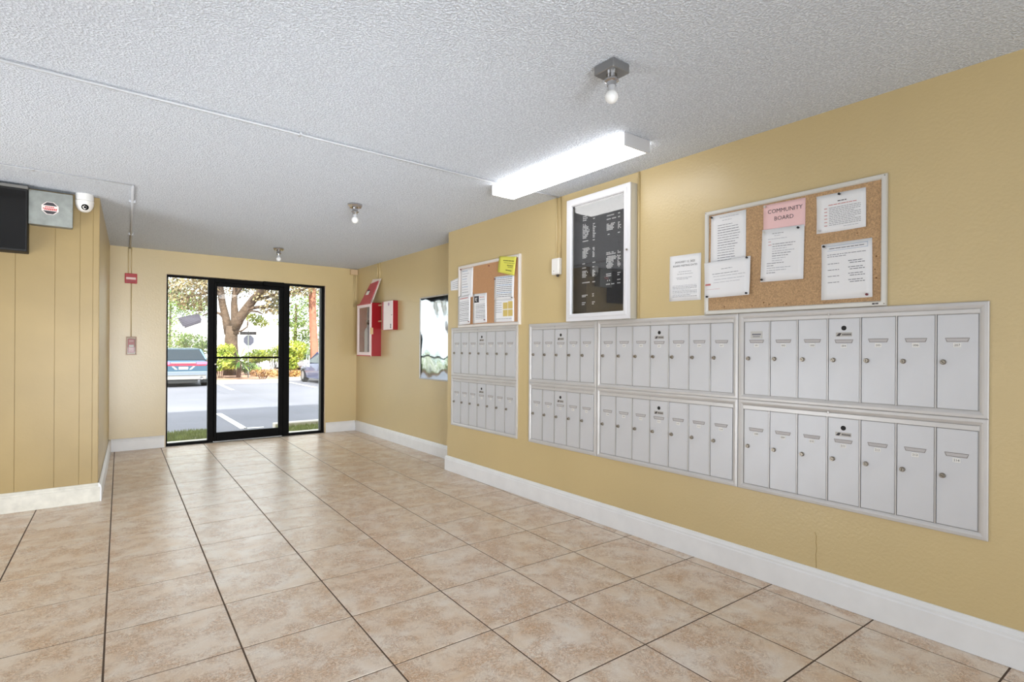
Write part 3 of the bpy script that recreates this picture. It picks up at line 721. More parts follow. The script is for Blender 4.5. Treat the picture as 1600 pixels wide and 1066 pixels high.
conduit('short white conduit on the ceiling from the fluorescent light to the right wall', [[(2.497, 3.10, H - .006), (XW - .012, 3.10, H - .006)]], .006, cw)
conduit('thin ceiling conduit above the left wall turning towards the entrance', [[(-3.59, 4.80, H - .005), (-.47, 4.826, H - .005), (.225, 4.835, H - .005)]], .005, cw, [((-.32, 4.828, H - .006), 'x')])
conduit('white ceiling conduit with clips running to the entrance wall above the fire horn', [[(.228, 4.838, H - .009), (.30, 6.6, H - .009), (.348, YB - .015, H - .009)]], .010, cw, [((.248, 5.35, H - .01), 'y'), ((.312, 6.9, H - .01), 'y')])
conduit('painted pair of conduits from the ceiling down to the red fire horn', [[(.333, YB - .006, 2.113), (.333, YB - .006, H - .002)], [(.362, YB - .006, 2.113), (.362, YB - .006, H - .002)]], .0055, paint)
conduit('painted conduit joining the fire horn to the manual pull station', [[(.362, YB - .006, 1.358), (.362, YB - .006, 1.994)]], .0055, paint, [((.362, YB - .006, 1.66), 'z')])
jb = thing('junction_box', 'cream junction box high in the far right corner of the entrance wall', 'wall box', (3.09, YB, 2.34))
MB().box(3.04, 3.142, YB - .05, YB - .0005, 2.342, 2.412, .003).build('box_body', brown_box, jb)
MB().box(3.036, 3.146, YB - .054, YB - .05, 2.338, 2.416, .001).build('cover', brown_box, jb)
conduit('painted conduit dropping from the corner junction box beside the extinguisher cabinet', [[(3.10, YB - .008, 1.86), (3.10, YB - .008, 2.337)], [(3.125, YB - .008, 1.86), (3.125, YB - .008, 2.337)]], .0055, paint)
conduit('two painted conduits from the ceiling to the leaning red sign on the recessed wall', [[(XR - .008, 7.13, 2.2), (XR - .008, 7.13, H - .002)], [(XR - .008, 7.04, 2.2), (XR - .008, 7.04, H - .002)]], .008, paint)

# fire horn and pull station on the back wall
fh = thing('fire_horn', 'red fire horn strobe with a white lens on the wall left of the entrance', 'fire alarm', (.358, YB, 1.995))
MB().box(.297, .418, YB - .032, YB - .0005, 1.995, 2.112, .004).build('housing', red, fh)
MB().box(.309, .406, YB - .044, YB - .032, 2.038, 2.066, .004).build('strobe_lens', mat('strobe_lens', (244, 214, 212), .2), fh)
gr_ = MB()
for k in range(3): gr_.box(.318, .398, YB - .0345, YB - .032, 2.008 + k * .008, 2.012 + k * .008)
gr_.build('sound_grille', red_dark, fh)
ps = thing('pull_station', 'red manual fire pull station in a clear cover below the fire horn', 'fire alarm', (.363, YB, 1.14))
MB().box(.330, .398, YB - .030, YB - .0005, 1.165, 1.335, .004).build('housing', mat('pull_red', (178, 52, 50), .4), ps)
MB().box(.340, .388, YB - .040, YB - .030, 1.235, 1.262, .003).build('pull_handle', white_plastic, ps)
pt_ = MB()
for k, zz in enumerate((1.315, 1.300, 1.222, 1.208, 1.19)): pt_.box(.342, .386, YB - .0315, YB - .030, zz - .004, zz + .003)
pt_.build('instruction_print', mat('pull_print', (228, 190, 186), .5), ps)
MB().frame(lambda u, v, h: (u, YB - h, v), .313, .415, 1.142, 1.356, [(0, .0005), (0, .05), (.005, .052), (.010, .05), (.012, .0005)]).build('cover_frame', mat('clear_plastic_edge', (206, 176, 160), .3), ps)
MB().box(.325, .403, YB - .051, YB - .048, 1.154, 1.344).build('cover_pane', glass, ps)

# ------------------------------------------------------------------ recessed wall: extinguisher cabinet, control box, sign, mirror
DX = .14
ec = thing('extinguisher_cabinet', 'red fire extinguisher cabinet with white glazed door near the entrance corner', 'fire cabinet', (XR, 7.24, 1.13))
rb = MB()
for a0, a1, b0, b1 in ((7.005, 7.013, 1.130, 1.862), (7.477, 7.485, 1.130, 1.862), (7.013, 7.477, 1.130, 1.138), (7.013, 7.477, 1.854, 1.862)):
    rb.box(XR - DX, XR - .001, a0, a1, b0, b1)
rb.box(XR - .006, XR - .001, 7.013, 7.477, 1.138, 1.854)
rb.build('cabinet_body', red_dark, ec)
def rm(u, v, h): return (XR - h, u, v)
MB().frame(rm, 7.003, 7.487, 1.128, 1.864, [(0, DX + .001), (0, DX + .012), (.055, DX + .012), (.058, DX + .001)]).build('cabinet_door', mat('cabinet_door_white', (238, 216, 214), .4), ec)
MB().box(XR - DX - .014, XR - DX - .012, 7.003, 7.487, 1.846, 1.864).box(XR - DX - .014, XR - DX - .012, 7.003, 7.487, 1.128, 1.142).build('red_door_edge', red, ec)
MB().box(XR - DX - .008, XR - DX - .004, 7.06, 7.43, 1.185, 1.808).build('door_pane', glass_case, ec)
MB().box(XR - .012, XR - .006, 7.02, 7.47, 1.145, 1.848).build('liner', mat('cabinet_liner', (205, 205, 208), .6), ec)
MB().box(XR - DX - .022, XR - DX + .02, 6.995, 7.003, 1.43, 1.52, .002).build('door_latch', mat('brass_latch', (216, 186, 140), .4), ec)
ex = thing('fire_extinguisher', 'small grey fire extinguisher standing inside the red cabinet', 'extinguisher', (XR - .07, 7.26, 1.139))
MB().lathe((XR - .075, 7.26, 1.139), [(.05, 0), (.055, .01), (.055, .33), (.045, .37), (.018, .40), (.016, .43)], 20, 'z').build('cylinder', mat('grey_cylinder', (190, 188, 190), .4), ex, smooth=True)
MB().box(XR - .10, XR - .05, 7.245, 7.275, 1.57, 1.60, .004).box(XR - .12, XR - .05, 7.25, 7.27, 1.615, 1.628, .003).build('valve', black, ex)
MB().tube([(XR - .06, 7.28, 1.585), (XR - .05, 7.33, 1.52), (XR - .07, 7.335, 1.40), (XR - .08, 7.33, 1.28)], .010, 8).build('hose', black_soft, ex, smooth=True)
# control box
cbx = thing('alarm_control_box', 'small red control box with a white front door beside the extinguisher cabinet', 'control box', (XR, 6.65, 1.48))
MB().box(XR - .072, XR - .001, 6.486, 6.808, 1.482, 1.864, .003).build('box_body', red_dark, cbx)
MB().box(XR - .080, XR - .072, 6.484, 6.760, 1.484, 1.862, .002).build('front_door', mat('control_white', (240, 226, 224), .4), cbx)
MB().box(XR - .078, XR - .073, 6.764, 6.810, 1.484, 1.862, .002).build('red_band', red, cbx)
MB().lathe((XR - .08, 6.50, 1.675), [(.007, 0), (.007, -.006)], 10, 'x').build('box_lock', steel, cbx)
MB().lathe((XR - .08, 6.60, 1.82), [(.022, 0), (.022, -.001)], 14, 'x').build('round_emblem', mat('emblem_mauve', (180, 140, 170), .5), cbx)
e_ = MB()
for k in range(3): e_.box(XR - .081, XR - .08, 6.52, 6.55, 1.505 + k * .02, 1.518 + k * .02)
e_.build('label_print', ink_dark, cbx)
for zz in (1.83, 1.61):
    MB().lathe((XR - .04, 6.808, zz), [(.011, 0), (.011, .19)], 10, 'y').build('linking_pipe', brown_box, cbx)
# red sign leaning on top of the cabinet
sg = thing('leaning_sign', 'faded red sign leaning on the wall on top of the extinguisher cabinet', 'sign', (XR - .06, 7.2, 1.865))
def slab(mb, c, th):
    """c: 4 points (X,Y,Z) of the front face, thickness towards +X"""
    f = [Vector(p) for p in c]; b = [p + Vector((th, 0, 0)) for p in f]
    return mb.add(f + b, [(0, 1, 2, 3), (7, 6, 5, 4), (0, 4, 5, 1), (1, 5, 6, 2), (2, 6, 7, 3), (3, 7, 4, 0)])
slab(MB(), [(XR - .032, 7.315, 2.155), (XR - .032, 7.03, 2.175), (XR - .130, 7.11, 1.870), (XR - .130, 7.46, 1.866)], .010).build('red_plate', redpink, sg)
slab(MB(), [(XR - .018, 7.26, 2.215), (XR - .018, 6.98, 2.200), (XR - .105, 7.08, 1.868), (XR - .105, 7.40, 1.866)], .006).build('white_backing', mat('sign_backing', (240, 226, 216), .5), sg)
slab(MB(), [(XR - .083, 7.300, 2.045), (XR - .083, 7.215, 2.045), (XR - .100, 7.23, 1.992), (XR - .100, 7.32, 1.992)], .006).build('white_emblem', white_plastic, sg)
slab(MB(), [(XR - .0815, 7.275, 2.062), (XR - .0815, 7.225, 2.062), (XR - .0872, 7.228, 2.045), (XR - .0872, 7.28, 2.045)], .006).build('dark_emblem', ink_dark, sg)
# mirror
mr = thing('wall_mirror', 'unframed-looking wavy rectangular mirror with thin silver edge on the recessed wall', 'mirror', (XR, 5.53, .87))
n = 24; v_ = []; f_ = []
random.seed(21)
def wave(u, v): return .35 * ( .0028 * math.sin(7 * u + 2.1 * math.sin(5 * v)) + .002 * math.sin(11 * v + 3 * u) + .0015 * math.sin(17 * u - 9 * v))
for i in range(n + 1):
    for j in range(n + 1):
        u, v = i / n, j / n; ed = min(u, 1 - u, v, 1 - v); v_.append((XR - .010 - wave(u, v) * min(1, ed * 8), 5.205 + u * .652, .883 + v * .958))
f_ = [(i * (n + 1) + j, (i + 1) * (n + 1) + j, (i + 1) * (n + 1) + j + 1, i * (n + 1) + j + 1) for i in range(n) for j in range(n)]
mb = MB(); mb.add(v_, f_); mb.build('mirror_sheet', mirror_m, mr, smooth=True)
MB().frame(rm, 5.190, 5.871, .869, 1.856, [(0, .001), (0, .012), (.004, .016), (.012, .016), (.016, .010), (.016, .001)]).build('edge_frame', mat('mirror_edge', (190, 186, 182), .3, .6), mr)
MB().box(XR - .004, XR - .001, 5.195, 5.866, .875, 1.850).build('backing', darkgap, mr)
for (a, b) in ((5.30, 1.85), (5.45, 1.85), (5.20, 1.55), (5.205, 1.10), (5.862, 1.3)):
    MB().lathe((XR - .016, a, b), [(.006, 0), (.005, -.002)], 8, 'x').build('mirror_clip', steel, mr)

# ------------------------------------------------------------------ left wall equipment
bb_ = thing('wall_monitor', 'black wall-mounted box hanging at the left edge under the ceiling', 'monitor', (-.66, YL0, 1.93))
MB().box(-.95, -.381, 5.30, YL0 - .006, 1.930, 2.386, .004).build('housing', black_soft, bb_)
MB().box(-.94, -.392, 5.296, 5.300, 1.945, 2.372).build('screen', mat('dark_screen', (6, 5, 5), .15), bb_)
MB().box(-.95, -.378, 5.30, YL0 - .006, 2.388, 2.412, .003).build('top_rail', mat('grey_rail', (120, 118, 114), .5, .3), bb_)
pl = thing('metal_junction_plate', 'galvanised metal box with an octagonal red and black sticker beside the camera', 'electrical box', (-.254, YL0, 2.14))
MB().box(-.372, -.128, 5.345, YL0 - .006, 2.150, 2.392, .003).build('box_body', galv_body := mat('galvanised_side', (140, 140, 134), .5, .4), pl)
MB().box(-.379, -.124, 5.333, 5.345, 2.144, 2.398, .003).build('cover_plate', galv, pl)
def octa(mb, cx, cz, rx, rz, y, yb):
    pts = [(cx + rx * math.cos(PI / 8 + k * PI / 4) / math.cos(PI / 8), cz + rz * math.sin(PI / 8 + k * PI / 4) / math.cos(PI / 8)) for k in range(8)]
    return mb.add([(x, y, z) for x, z in pts] + [(x, yb, z) for x, z in pts], [tuple(range(8)), tuple(range(8, 16))[::-1]] + [(k, (k + 1) % 8, (k + 1) % 8 + 8, k + 8) for k in range(8)])
octa(MB(), -.257, 2.275, .049, .047, 5.3322, 5.333).build('sticker', mat('sticker_white', (238, 226, 220), .5), pl)
def octslice(z0, z1, rx, rz, y):
    # part of the octagon between z0 and z1
    pts = []; c = math.tan(PI / 8)
    def halfw(z):
        a = abs(z - 2.275) / rz
        return rx * (1 if a <= c else 1 - (a - c))
    zz = [z0 + (z1 - z0) * k / 6 for k in range(7)]
    L_ = [(-.257 - halfw(z), z) for z in zz]; R_ = [(-.257 + halfw(z), z) for z in zz][::-1]
    p = L_ + R_; mb = MB(); mb.add([(x, y, z) for x, z in p], [tuple(range(len(p)))]); return mb
octslice(2.294, 2.318, .043, .043, 5.3318).build('sticker_print', ink_dark, pl)
octslice(2.232, 2.255, .043, .043, 5.3318).build('sticker_print', ink_dark, pl)
s_ = MB()
for z, xa, xb in ((2.283, -.285, -.235), (2.271, -.298, -.218), (2.263, -.29, -.225)):
    x = xa
    while x < xb: s_.box(x, x + .008, 5.3312, 5.3318, z - .003, z + .004); x += .0105
s_.build('sticker_print', mat('sticker_red', (200, 40, 40), .5), pl)
for (x, z) in ((-.368, 2.388), (-.368, 2.155), (-.135, 2.155), (-.135, 2.27)):
    MB().lathe((x, 5.333, z), [(.004, 0), (.004, -.002)], 8, 'y').build('screw', steel, pl)
cm = thing('security_camera', 'white dome security camera on the wall beside the metal box', 'camera', (-.055, 5.36, 2.42))
MB().lathe((-.055, 5.385, H), [(.058, -.001), (.058, -.048), (.056, -.053)], 28, 'z').build('mount_base', white_plastic, cm, smooth=False)
MB().lathe((-.055, 5.385, H), [(.0595, -.0535), (.0595, -.062), (.057, -.085), (.050, -.108), (.038, -.127), (.022, -.138), (.006, -.141)], 28, 'z').build('dome', mat('camera_white', (236, 232, 226), .35), cm, smooth=True)
ld = Vector((-.055 + .002, 5.385, H - .085)); dd = Vector((.03, -.82, -.42)).normalized()
MB().tube([ld + dd * .02, ld + dd * .053], .0235, 20).build('lens_cover', black, cm)
MB().tube([ld + dd * .053, ld + dd * .055], .010, 16).build('lens', mat('lens_grey', (40, 40, 46), .1), cm)

# ------------------------------------------------------------------ ceiling lights
fx = thing('fluorescent_light', 'long white lit fluorescent ceiling fixture parallel to the right wall', 'ceiling light', (2.39, 2.575, H))
fz = H - .001
MB().box(2.305, 2.470, 1.96, 3.178, fz - .030, fz, .003).build('channel', fix_white, fx)
MB().box(2.283, 2.492, 1.944, 1.956, fz - .072, fz, .002).build('end_cap', fix_white, fx)
MB().box(2.283, 2.492, 3.182, 3.194, fz - .072, fz, .002).build('end_cap', fix_white, fx)
pr = [(2.287, fz - .012), (2.287, fz - .060), (2.297, fz - .069), (2.388, fz - .071), (2.478, fz - .069), (2.488, fz - .060), (2.488, fz - .012), (2.482, fz - .012), (2.482, fz - .058), (2.388, fz - .066), (2.293, fz - .058), (2.293, fz - .012)]
MB().prism(pr, 1, 1.956, 3.182).build('diffuser', diffuser, fx)
def lampholder(label, x, y, shape):
    t = thing('bulb_holder', label, 'ceiling light', (x, y, H))
    if shape == 'square':
        q = MB(); q.box(x - .05, x + .05, y - .054, y + .054, H - .040, H - .001, .003); q.build('square_box', mat('dull_steel_box', (150, 150, 150), .3, .8), t)
    else:
        MB().lathe((x, y, H), [(.062, -.001), (.062, -.012), (.052, -.028), (.046, -.030)], 8, 'z').build('canopy', chrome, t)
    MB().lathe((x, y, H), [(.022, -.028), (.024, -.055), (.030, -.060), (.030, -.066), (.021, -.072), (.019, -.086)], 20, 'z').build('socket', chrome, t)
    MB().lathe((x, y, H), [(.0165, -.084), (.0165, -.108)], 20, 'z').build('bulb_neck', mat('bulb_neck_grey', (176, 176, 178), .35), t)
    pr_ = [(.0275 * math.cos(a), -.131 + .0275 * math.sin(a)) for a in [math.radians(65 - k * 15) for k in range(11)]]
    MB().lathe((x, y, H), pr_, 24, 'z').build('bulb', bulbm, t, smooth=True)
lampholder('nearest bare bulb in a square metal ceiling box', 1.707, 1.53, 'square')
lampholder('second bare bulb holder on a small chrome ceiling plate, middle of the room', 1.706, 4.32, 'round')
lampholder('farthest bare bulb holder on the ceiling close to the entrance', 1.748, 6.80, 'round')

# ------------------------------------------------------------------ outdoors
struct(MB().box(-60, 70, YB + .15, 90, GZ - .3, GZ).build('floor_parking_lot', asphalt))
struct(MB().box(1.62, 2.55, YB + .15, 10.9, GZ, -.30).box(-6, 9, YB + .15, 9.0, GZ, -.10).build('trim_4', concrete))
struct(MB().box(-6, 1.62, 9.0, 10.75, GZ, -.215).box(2.62, 9, 9.0, 10.35, GZ, -.215).build('floor_lawn_strip', lawn))
def grass(name, x0, x1, y0, y1, z, n, label):
    mb = MB(); rr = random.Random(3)
    for k in range(n):
        x, y = rr.uniform(x0, x1), rr.uniform(y0, y1); a = rr.uniform(0, PI); h = rr.uniform(.03, .07); w_ = .006
        c, s_ = math.cos(a) * w_, math.sin(a) * w_; l, m_ = rr.uniform(-.02, .02), rr.uniform(-.02, .02)
        mb.add([(x - c, y - s_, z), (x + c, y + s_, z), (x + l, y + m_, z + h)], [(0, 1, 2)])
    o = mb.build(name, grassm); stuff(o); return tag(o, label, 'grass')
grass('grass', -.5, 1.62, 9.0, 10.75, -.215, 8000, 'short green grass outside the left side window')
grass('grass', 2.62, 6, 9.0, 10.32, -.215, 9000, 'short green grass outside the right side window')
cbn = MB().box(2.62, 12, 10.36, 10.55, GZ, -.14, .015).build('kerb', concrete); tag(cbn, 'pale concrete kerb beyond the grass outside the right window', 'kerb')
# parking lines
def line(label, p0, p1, w_=.10):
    a, b = Vector(p0), Vector(p1); d = (b - a).normalized(); n = Vector((-d.y, d.x)) * w_ / 2
    mb = MB(); q = [a - n, a + n, b + n, b - n]
    mb.add([(p.x, p.y, GZ + .002) for p in q] + [(p.x, p.y, GZ + .006) for p in q], [(0, 1, 2, 3)[::-1], (4, 5, 6, 7)] + [(k, (k + 1) % 4, (k + 1) % 4 + 4, k + 4) for k in range(4)])
    tag(mb.build('parking_line', stripe), label, 'road marking')
line('white parking line on the asphalt close to the entrance door', (2.40, 14.6), (2.36, 11.6), .13)
line('short white cross mark joining the near parking line', (2.36, 11.65), (2.72, 11.60), .11)
line('far white parking line between the grey-blue wagon and the planting bed', (4.33, 26.2), (4.15, 22.4), .12)
line('white parking line beside the blue car', (7.2, 26.0), (7.1, 22.0), .12)
# planting bed with kerb
struct(MB().prism([(4.2, 26.55), (6.95, 26.0), (7.15, 27.55), (20, 27.3), (24, 40), (4.2, 40)], 2, GZ, GZ + .10).build('floor_planting_bed', soil))
kb = MB().prism([(4.2, 26.35), (7.1, 25.78), (7.3, 27.35), (20, 27.1), (20, 27.3), (7.15, 27.55), (6.95, 26.0), (4.2, 26.55)], 2, GZ, GZ + .16).build('kerb', concrete); tag(kb, 'far pale kerb in front of the planting bed', 'kerb')
struct(MB().box(-8, 4.2, 30.2, 40, GZ, GZ + .10).build('floor_back_bed', soil))
struct(MB().box(-40, 60, 40, 90, GZ, GZ + .03).build('floor_street', concrete))

def blob_leaves(mb, c, r, n, size, rr, flat=.7):
    c = Vector(c)
    for k in range(n):
        while True:
            p = Vector((rr.uniform(-1, 1), rr.uniform(-1, 1), rr.uniform(-1, 1)))
            if .25 < p.length < 1: break
        q = c + Vector((p.x * r[0], p.y * r[1], p.z * r[2]))
        a = Vector((rr.gauss(0, 1), rr.gauss(0, 1), rr.gauss(0, 1))).normalized(); b = a.orthogonal().normalized()
        s = size * rr.uniform(.6, 1.3); t = a.cross(b)
        mb.add([q - b * s * .5, q + t * s * .22, q + b * s * .5, q - t * s * .22], [(0, 1, 2, 3)])
rr = random.Random(11)
# live oak
oak = thing('oak_tree', 'big live oak with spreading forked trunk seen through the glass door', 'tree', tuple(at(362, 585, 27.5)))
DO = 27
def P(x, y, d=DO): return at(x, y, d)
MB().tube([P(363, 592), P(362, 560), P(361, 535), P(362, 515)], [.42, .31, .29, .27], 12).build('trunk', bark, oak, smooth=True)
br = [([P(357, 528), P(353, 505), P(347, 482), P(343, 455, 26.6), P(336, 420, 26)], [.20, .19, .17, .15, .10]),
      ([P(366, 528), P(367, 505), P(365, 480), P(366, 455), P(362, 420)], [.22, .20, .15, .11, .07]),
      ([P(365, 522), P(373, 504), P(385, 487), P(396, 472), P(410, 457, 26.5), P(432, 440, 26)], [.24, .24, .22, .20, .16, .12]),
      ([P(383, 492), P(392, 487), P(402, 485), P(418, 484), P(436, 485), P(455, 478)], [.10, .09, .08, .07, .05, .03]),
      ([P(372, 508), P(382, 496), P(392, 491), P(402, 492), P(410, 496)], [.09, .07, .06, .05, .03]),
      ([P(369, 520), P(371, 524), P(378, 522), P(386, 516), P(387, 505)], [.06, .045, .045, .04, .03]),
      ([P(353, 505), P(343, 496), P(330, 492), P(316, 500)], [.09, .07, .05, .03]),
      ([P(344, 466, 26.6), P(330, 462), P(305, 468), P(275, 476)], [.10, .08, .06, .03]),
      ([P(396, 472), P(415, 470), P(438, 462), P(462, 460), P(485, 452)], [.10, .08, .07, .06, .03]),
      ([P(366, 470), P(375, 455), P(384, 440)], [.08, .07, .05])]
for pth, rd in br: MB().tube(pth, rd, 8).build('branch', bark, oak, smooth=True)
mb = MB()
for (x, y, d, r, n) in ((300, 462, 27, 1.3, 900), (280, 448, 28, 1.3, 700), (320, 445, 26.5, 1.0, 500), (350, 455, 28, 1.1, 260), (375, 450, 28.5, 1.2, 300), (405, 448, 28, 1.1, 300), (420, 470, 27, .8, 260), (432, 478, 27, .5, 200),
                        (440, 455, 27, 1.0, 380), (465, 448, 27, 1.1, 420), (485, 450, 28, 1.0, 400), (392, 440, 27, 1.2, 300), (305, 480, 28, .9, 380), (415, 488, 27, .35, 110), (434, 490, 27, .4, 130), (275, 430, 27, 1.5, 400), (340, 425, 27, 1.6, 400), (420, 425, 27, 1.6, 400)):
    blob_leaves(mb, P(x, y, d), (r, r, r * .62), n, .17, rr)
stuff(mb.build('foliage', leaf_oak, oak))
mb = MB()
for (x, y, d, r, n) in ((398, 503, 28, .45, 160), (408, 510, 28, .4, 110), (388, 500, 28, .35, 90)): blob_leaves(mb, P(x, y, d), (r, r, r * .6), n, .16, rr)
stuff(mb.build('foliage', leaf_lime, oak))
def tree(label, x, y0, y1, d, trunk_r, blobs, lm, bm_=bark, name='tree', cat='tree', size=.16):
    t = thing(name, label, cat, tuple(at(x, y1, d)))
    if trunk_r: MB().tube([at(x, y1, d), at(x - 1, (y0 + y1) / 2, d), at(x, y0, d)], [trunk_r, trunk_r * .85, trunk_r * .6], 10).build('trunk', bm_, t, smooth=True)
    mb = MB()
    for (bx_, by, bd, r, n) in blobs: blob_leaves(mb, at(bx_, by, bd), (r, r, r * .75), n, size, rr)
    stuff(mb.build('foliage', lm, t)); return t
tree('green bushy tree filling the upper left window pane', 266, 470, 580, 37, .10, [(268, 492, 37, 1.2, 700), (285, 478, 37, 1.3, 900), (272, 466, 38, 1.4, 700), (300, 482, 37, 1.1, 600), (262, 515, 36, .8, 350), (318, 490, 37, .8, 300)], leaf_green)
tree('dense yellow-green tree mass behind the right side window', 462, 480, 585, 34, .12, [(455, 500, 34, 1.1, 700), (470, 480, 35, 1.6, 1000), (465, 520, 34, 1.1, 700), (500, 480, 35, 1.4, 800), (500, 520, 34, 1.3, 800), (480, 536, 34, 1.0, 600)], leaf_green)
# reddish trunk
rt_ = thing('pine_tree', 'straight reddish bare trunk seen through the right side window', 'tree', tuple(at(491, 582, 28)))
MB().tube([at(492, 586, 28), at(491, 545, 28), at(488.5, 510, 28), at(487, 470, 28), at(486, 430, 28), at(485, 380, 28)], [.22, .20, .185, .18, .19, .18], 12).build('trunk', barkp, rt_, smooth=True)
mb = MB(); blob_leaves(mb, at(485, 375, 28), (1.2, 1.2, .7), 300, .3, rr); stuff(mb.build('foliage', leaf_green, rt_))
def shrub(label, blobs, lm, name='shrub', size=.13):
    x, y, d, r, n = blobs[0]; b0 = at(x, y, d); t = thing(name, label, 'shrub', (b0.x, b0.y, GZ + .1))
    st_ = MB()
    for k in range(4): st_.tube([(b0.x + .05 * k - .1, b0.y, GZ + .09), (b0.x + .2 * k - .3, b0.y + .05, b0.z)], .02, 5)
    st_.build('stem', bark, t)
    mb = MB()
    for (bx_, by, bd, r, n) in blobs: blob_leaves(mb, at(bx_, by, bd), (r, r * .8, r * .62), n, size, rr)
    stuff(mb.build('foliage', lm, t))
shrub('pale green shrub under the oak at the left of the door glass', [(346, 566, 26.2, .6, 900), (352, 552, 26.4, .5, 700), (343, 578, 26.0, .4, 500), (360, 576, 26.0, .35, 450)], leaf_lime)
shrub('low light green shrub behind the stop sign post', [(400, 562, 31, .65, 900), (412, 560, 31, .6, 700), (392, 568, 31, .5, 500)], leaf_lime)
shrub('light green shrub left of the door post, beyond the stop sign', [(428, 560, 32, .7, 900), (438, 552, 32, .6, 600)], leaf_lime)
shrub('grey-green low shrub beside the fan palm', [(388, 580, 29.5, .5, 600), (398, 582, 29.5, .4, 400)], leaf_green)
shrub('dense yellow-green shrub at the left of the right side window', [(456, 562, 28.2, .6, 900), (462, 548, 28.2, .65, 900), (455, 576, 28, .4, 400)], leaf_lime)
shrub('dark green shrub behind the blue car', [(492, 552, 30.2, .9, 1000), (478, 560, 30, .5, 500)], leaf_green)
shrub('green shrubs behind the grey-blue wagon', [(300, 541, 31.5, .9, 1400), (272, 538, 32, 1.0, 1300), (318, 550, 31, .6, 800)], leaf_green)
shrub('reddish dry shrub right of the grey-blue wagon', [(321, 572, 30.2, .4, 450)], leaf_dry)
shrub('dry brown ground plants along the kerb at the right of the door glass', [(412, 588, 25.2, .30, 420), (400, 588, 25.3, .26, 320), (427, 588, 25.2, .31, 420)], leaf_dry, size=.11)
shrub('dry low plants behind the kerb left of the blue car', [(455, 591, 27.2, .28, 300), (462, 588, 27.2, .3, 300)], leaf_dry, size=.11)
# fan palm with stubby trunk
fp = thing('fan_palm', 'low spiky fan palm with pale stubby trunk behind the far kerb', 'palm', tuple(at(373, 594, 25.5)))
b0 = at(373, 595, 25.5); tp = at(374, 569, 25.5)
MB().tube([b0, b0.lerp(tp, .5), tp], [.09, .13, .10], 10).build('trunk', bark, fp, smooth=True)
for k in range(26):
    a = 2 * PI * k / 26 + rr.uniform(-.1, .1); el = rr.uniform(-.5, 1.3); L_ = rr.uniform(.6, .95)
    d = Vector((math.cos(a) * math.cos(el), math.sin(a) * math.cos(el), math.sin(el))); e = tp + d * L_ - Vector((0, 0, .15)) * (1 - math.sin(el))
    s_ = d.cross(Vector((0, 0, 1))).normalized() * .05; m_ = tp.lerp(e, .55)
    mb = MB(); mb.add([tp - s_ * .3, tp + s_ * .3, m_ + s_ + Vector((0, 0, .05)), e, m_ - s_ + Vector((0, 0, .05))], [(0, 1, 2, 3, 4)]); mb.build('frond', leaf_green, fp)
# stop sign seen from behind, with a street name sign above
ss = thing('street_sign', 'grey back of an octagonal stop sign under a dark street name plate', 'sign', (at(388, 580, 26.3).x, at(388, 580, 26.3).y, GZ + .1))
c = at(388, 537, 26.3); top = at(388, 522, 26.3)
MB().tube([(c.x, c.y, GZ + .09), (c.x, c.y, top.z + .02)], .03, 8).build('post', mat('post_grey', (120, 124, 120), .5), ss)
q = MB(); rad = .27
vx = Vector((fw.y, -fw.x, 0))
pts = [(rad * math.cos(PI / 8 + k * PI / 4), rad * math.sin(PI / 8 + k * PI / 4)) for k in range(8)]
fr = [c + vx * a + Vector((0, 0, b)) + fw * .035 for a, b in pts]; bk = [p + fw * .01 for p in fr]
q.add(fr + bk, [tuple(range(8)), tuple(range(8, 16))[::-1]] + [(k, (k + 1) % 8, (k + 1) % 8 + 8, k + 8) for k in range(8)]); q.build('octagon_plate', mat('sign_back_grey', (78, 78, 92), .5), ss)
q = MB(); t0 = at(388, 526, 26.3)
a_, b_ = t0 - vx * .40, t0 + vx * .40
f4 = [a_ + Vector((0, 0, -.075)), b_ + Vector((0, 0, -.075)), b_ + Vector((0, 0, .075)), a_ + Vector((0, 0, .075))]
f4 = [p - fw * .035 for p in f4]; b4 = [p + fw * .02 for p in f4]
q.add(f4 + b4, [(0, 1, 2, 3), (7, 6, 5, 4), (0, 4, 5, 1), (1, 5, 6, 2), (2, 6, 7, 3), (3, 7, 4, 0)]); q.build('name_plate', mat('dark_name_plate', (30, 24, 24), .6), ss)
# trees and hedge left of the parking lot (they show in the wavy wall mirror)
def tree_at(label, x, y, hgt, r, n, lm, tr=.22):
    t = thing('tree', label, 'tree', (x, y, GZ))
    MB().tube([(x, y, GZ), (x + .1, y, GZ + hgt * .35), (x - .1, y + .1, GZ + hgt * .65)], [tr, tr * .8, tr * .5], 10).build('trunk', bark, t, smooth=True)
    for q in (-1, 1): MB().tube([(x + .1, y, GZ + hgt * .35), (x + q * r * .6, y + q * .3, GZ + hgt * .7)], [tr * .5, tr * .25], 7).build('branch', bark, t, smooth=True)
    mb = MB()
    for k in range(6):
        a = k * PI / 3; blob_leaves(mb, (x + math.cos(a) * r * .5, y + math.sin(a) * r * .5, GZ + hgt * (.72 + .1 * (k % 2))), (r * .6, r * .6, r * .42), n, .2, rr)
    stuff(mb.build('foliage', lm, t)); return t
tree_at('round green tree left of the parking lot, reflected in the wall mirror', -7.5, 31.5, 6.0, 2.6, 700, leaf_green)
tree_at('tall leafy tree far left of the parking lot, reflected in the wall mirror', -13, 30, 7.2, 3.0, 800, leaf_oak)
hd = thing('hedge', 'long green hedge along the left part of the parking lot', 'hedge', (-9, 28.6, GZ))
mb = MB()
for k in range(12): blob_leaves(mb, (-15 + k * 1.1, 28.6 + .1 * (k % 2), GZ + .75), (.8, .5, .7), 420, .15, rr)
stuff(mb.build('foliage', leaf_green, hd))
MB().box(-15.6, -2.4, 28.5, 28.7, GZ, GZ + .35).build('stem_row', bark, hd)
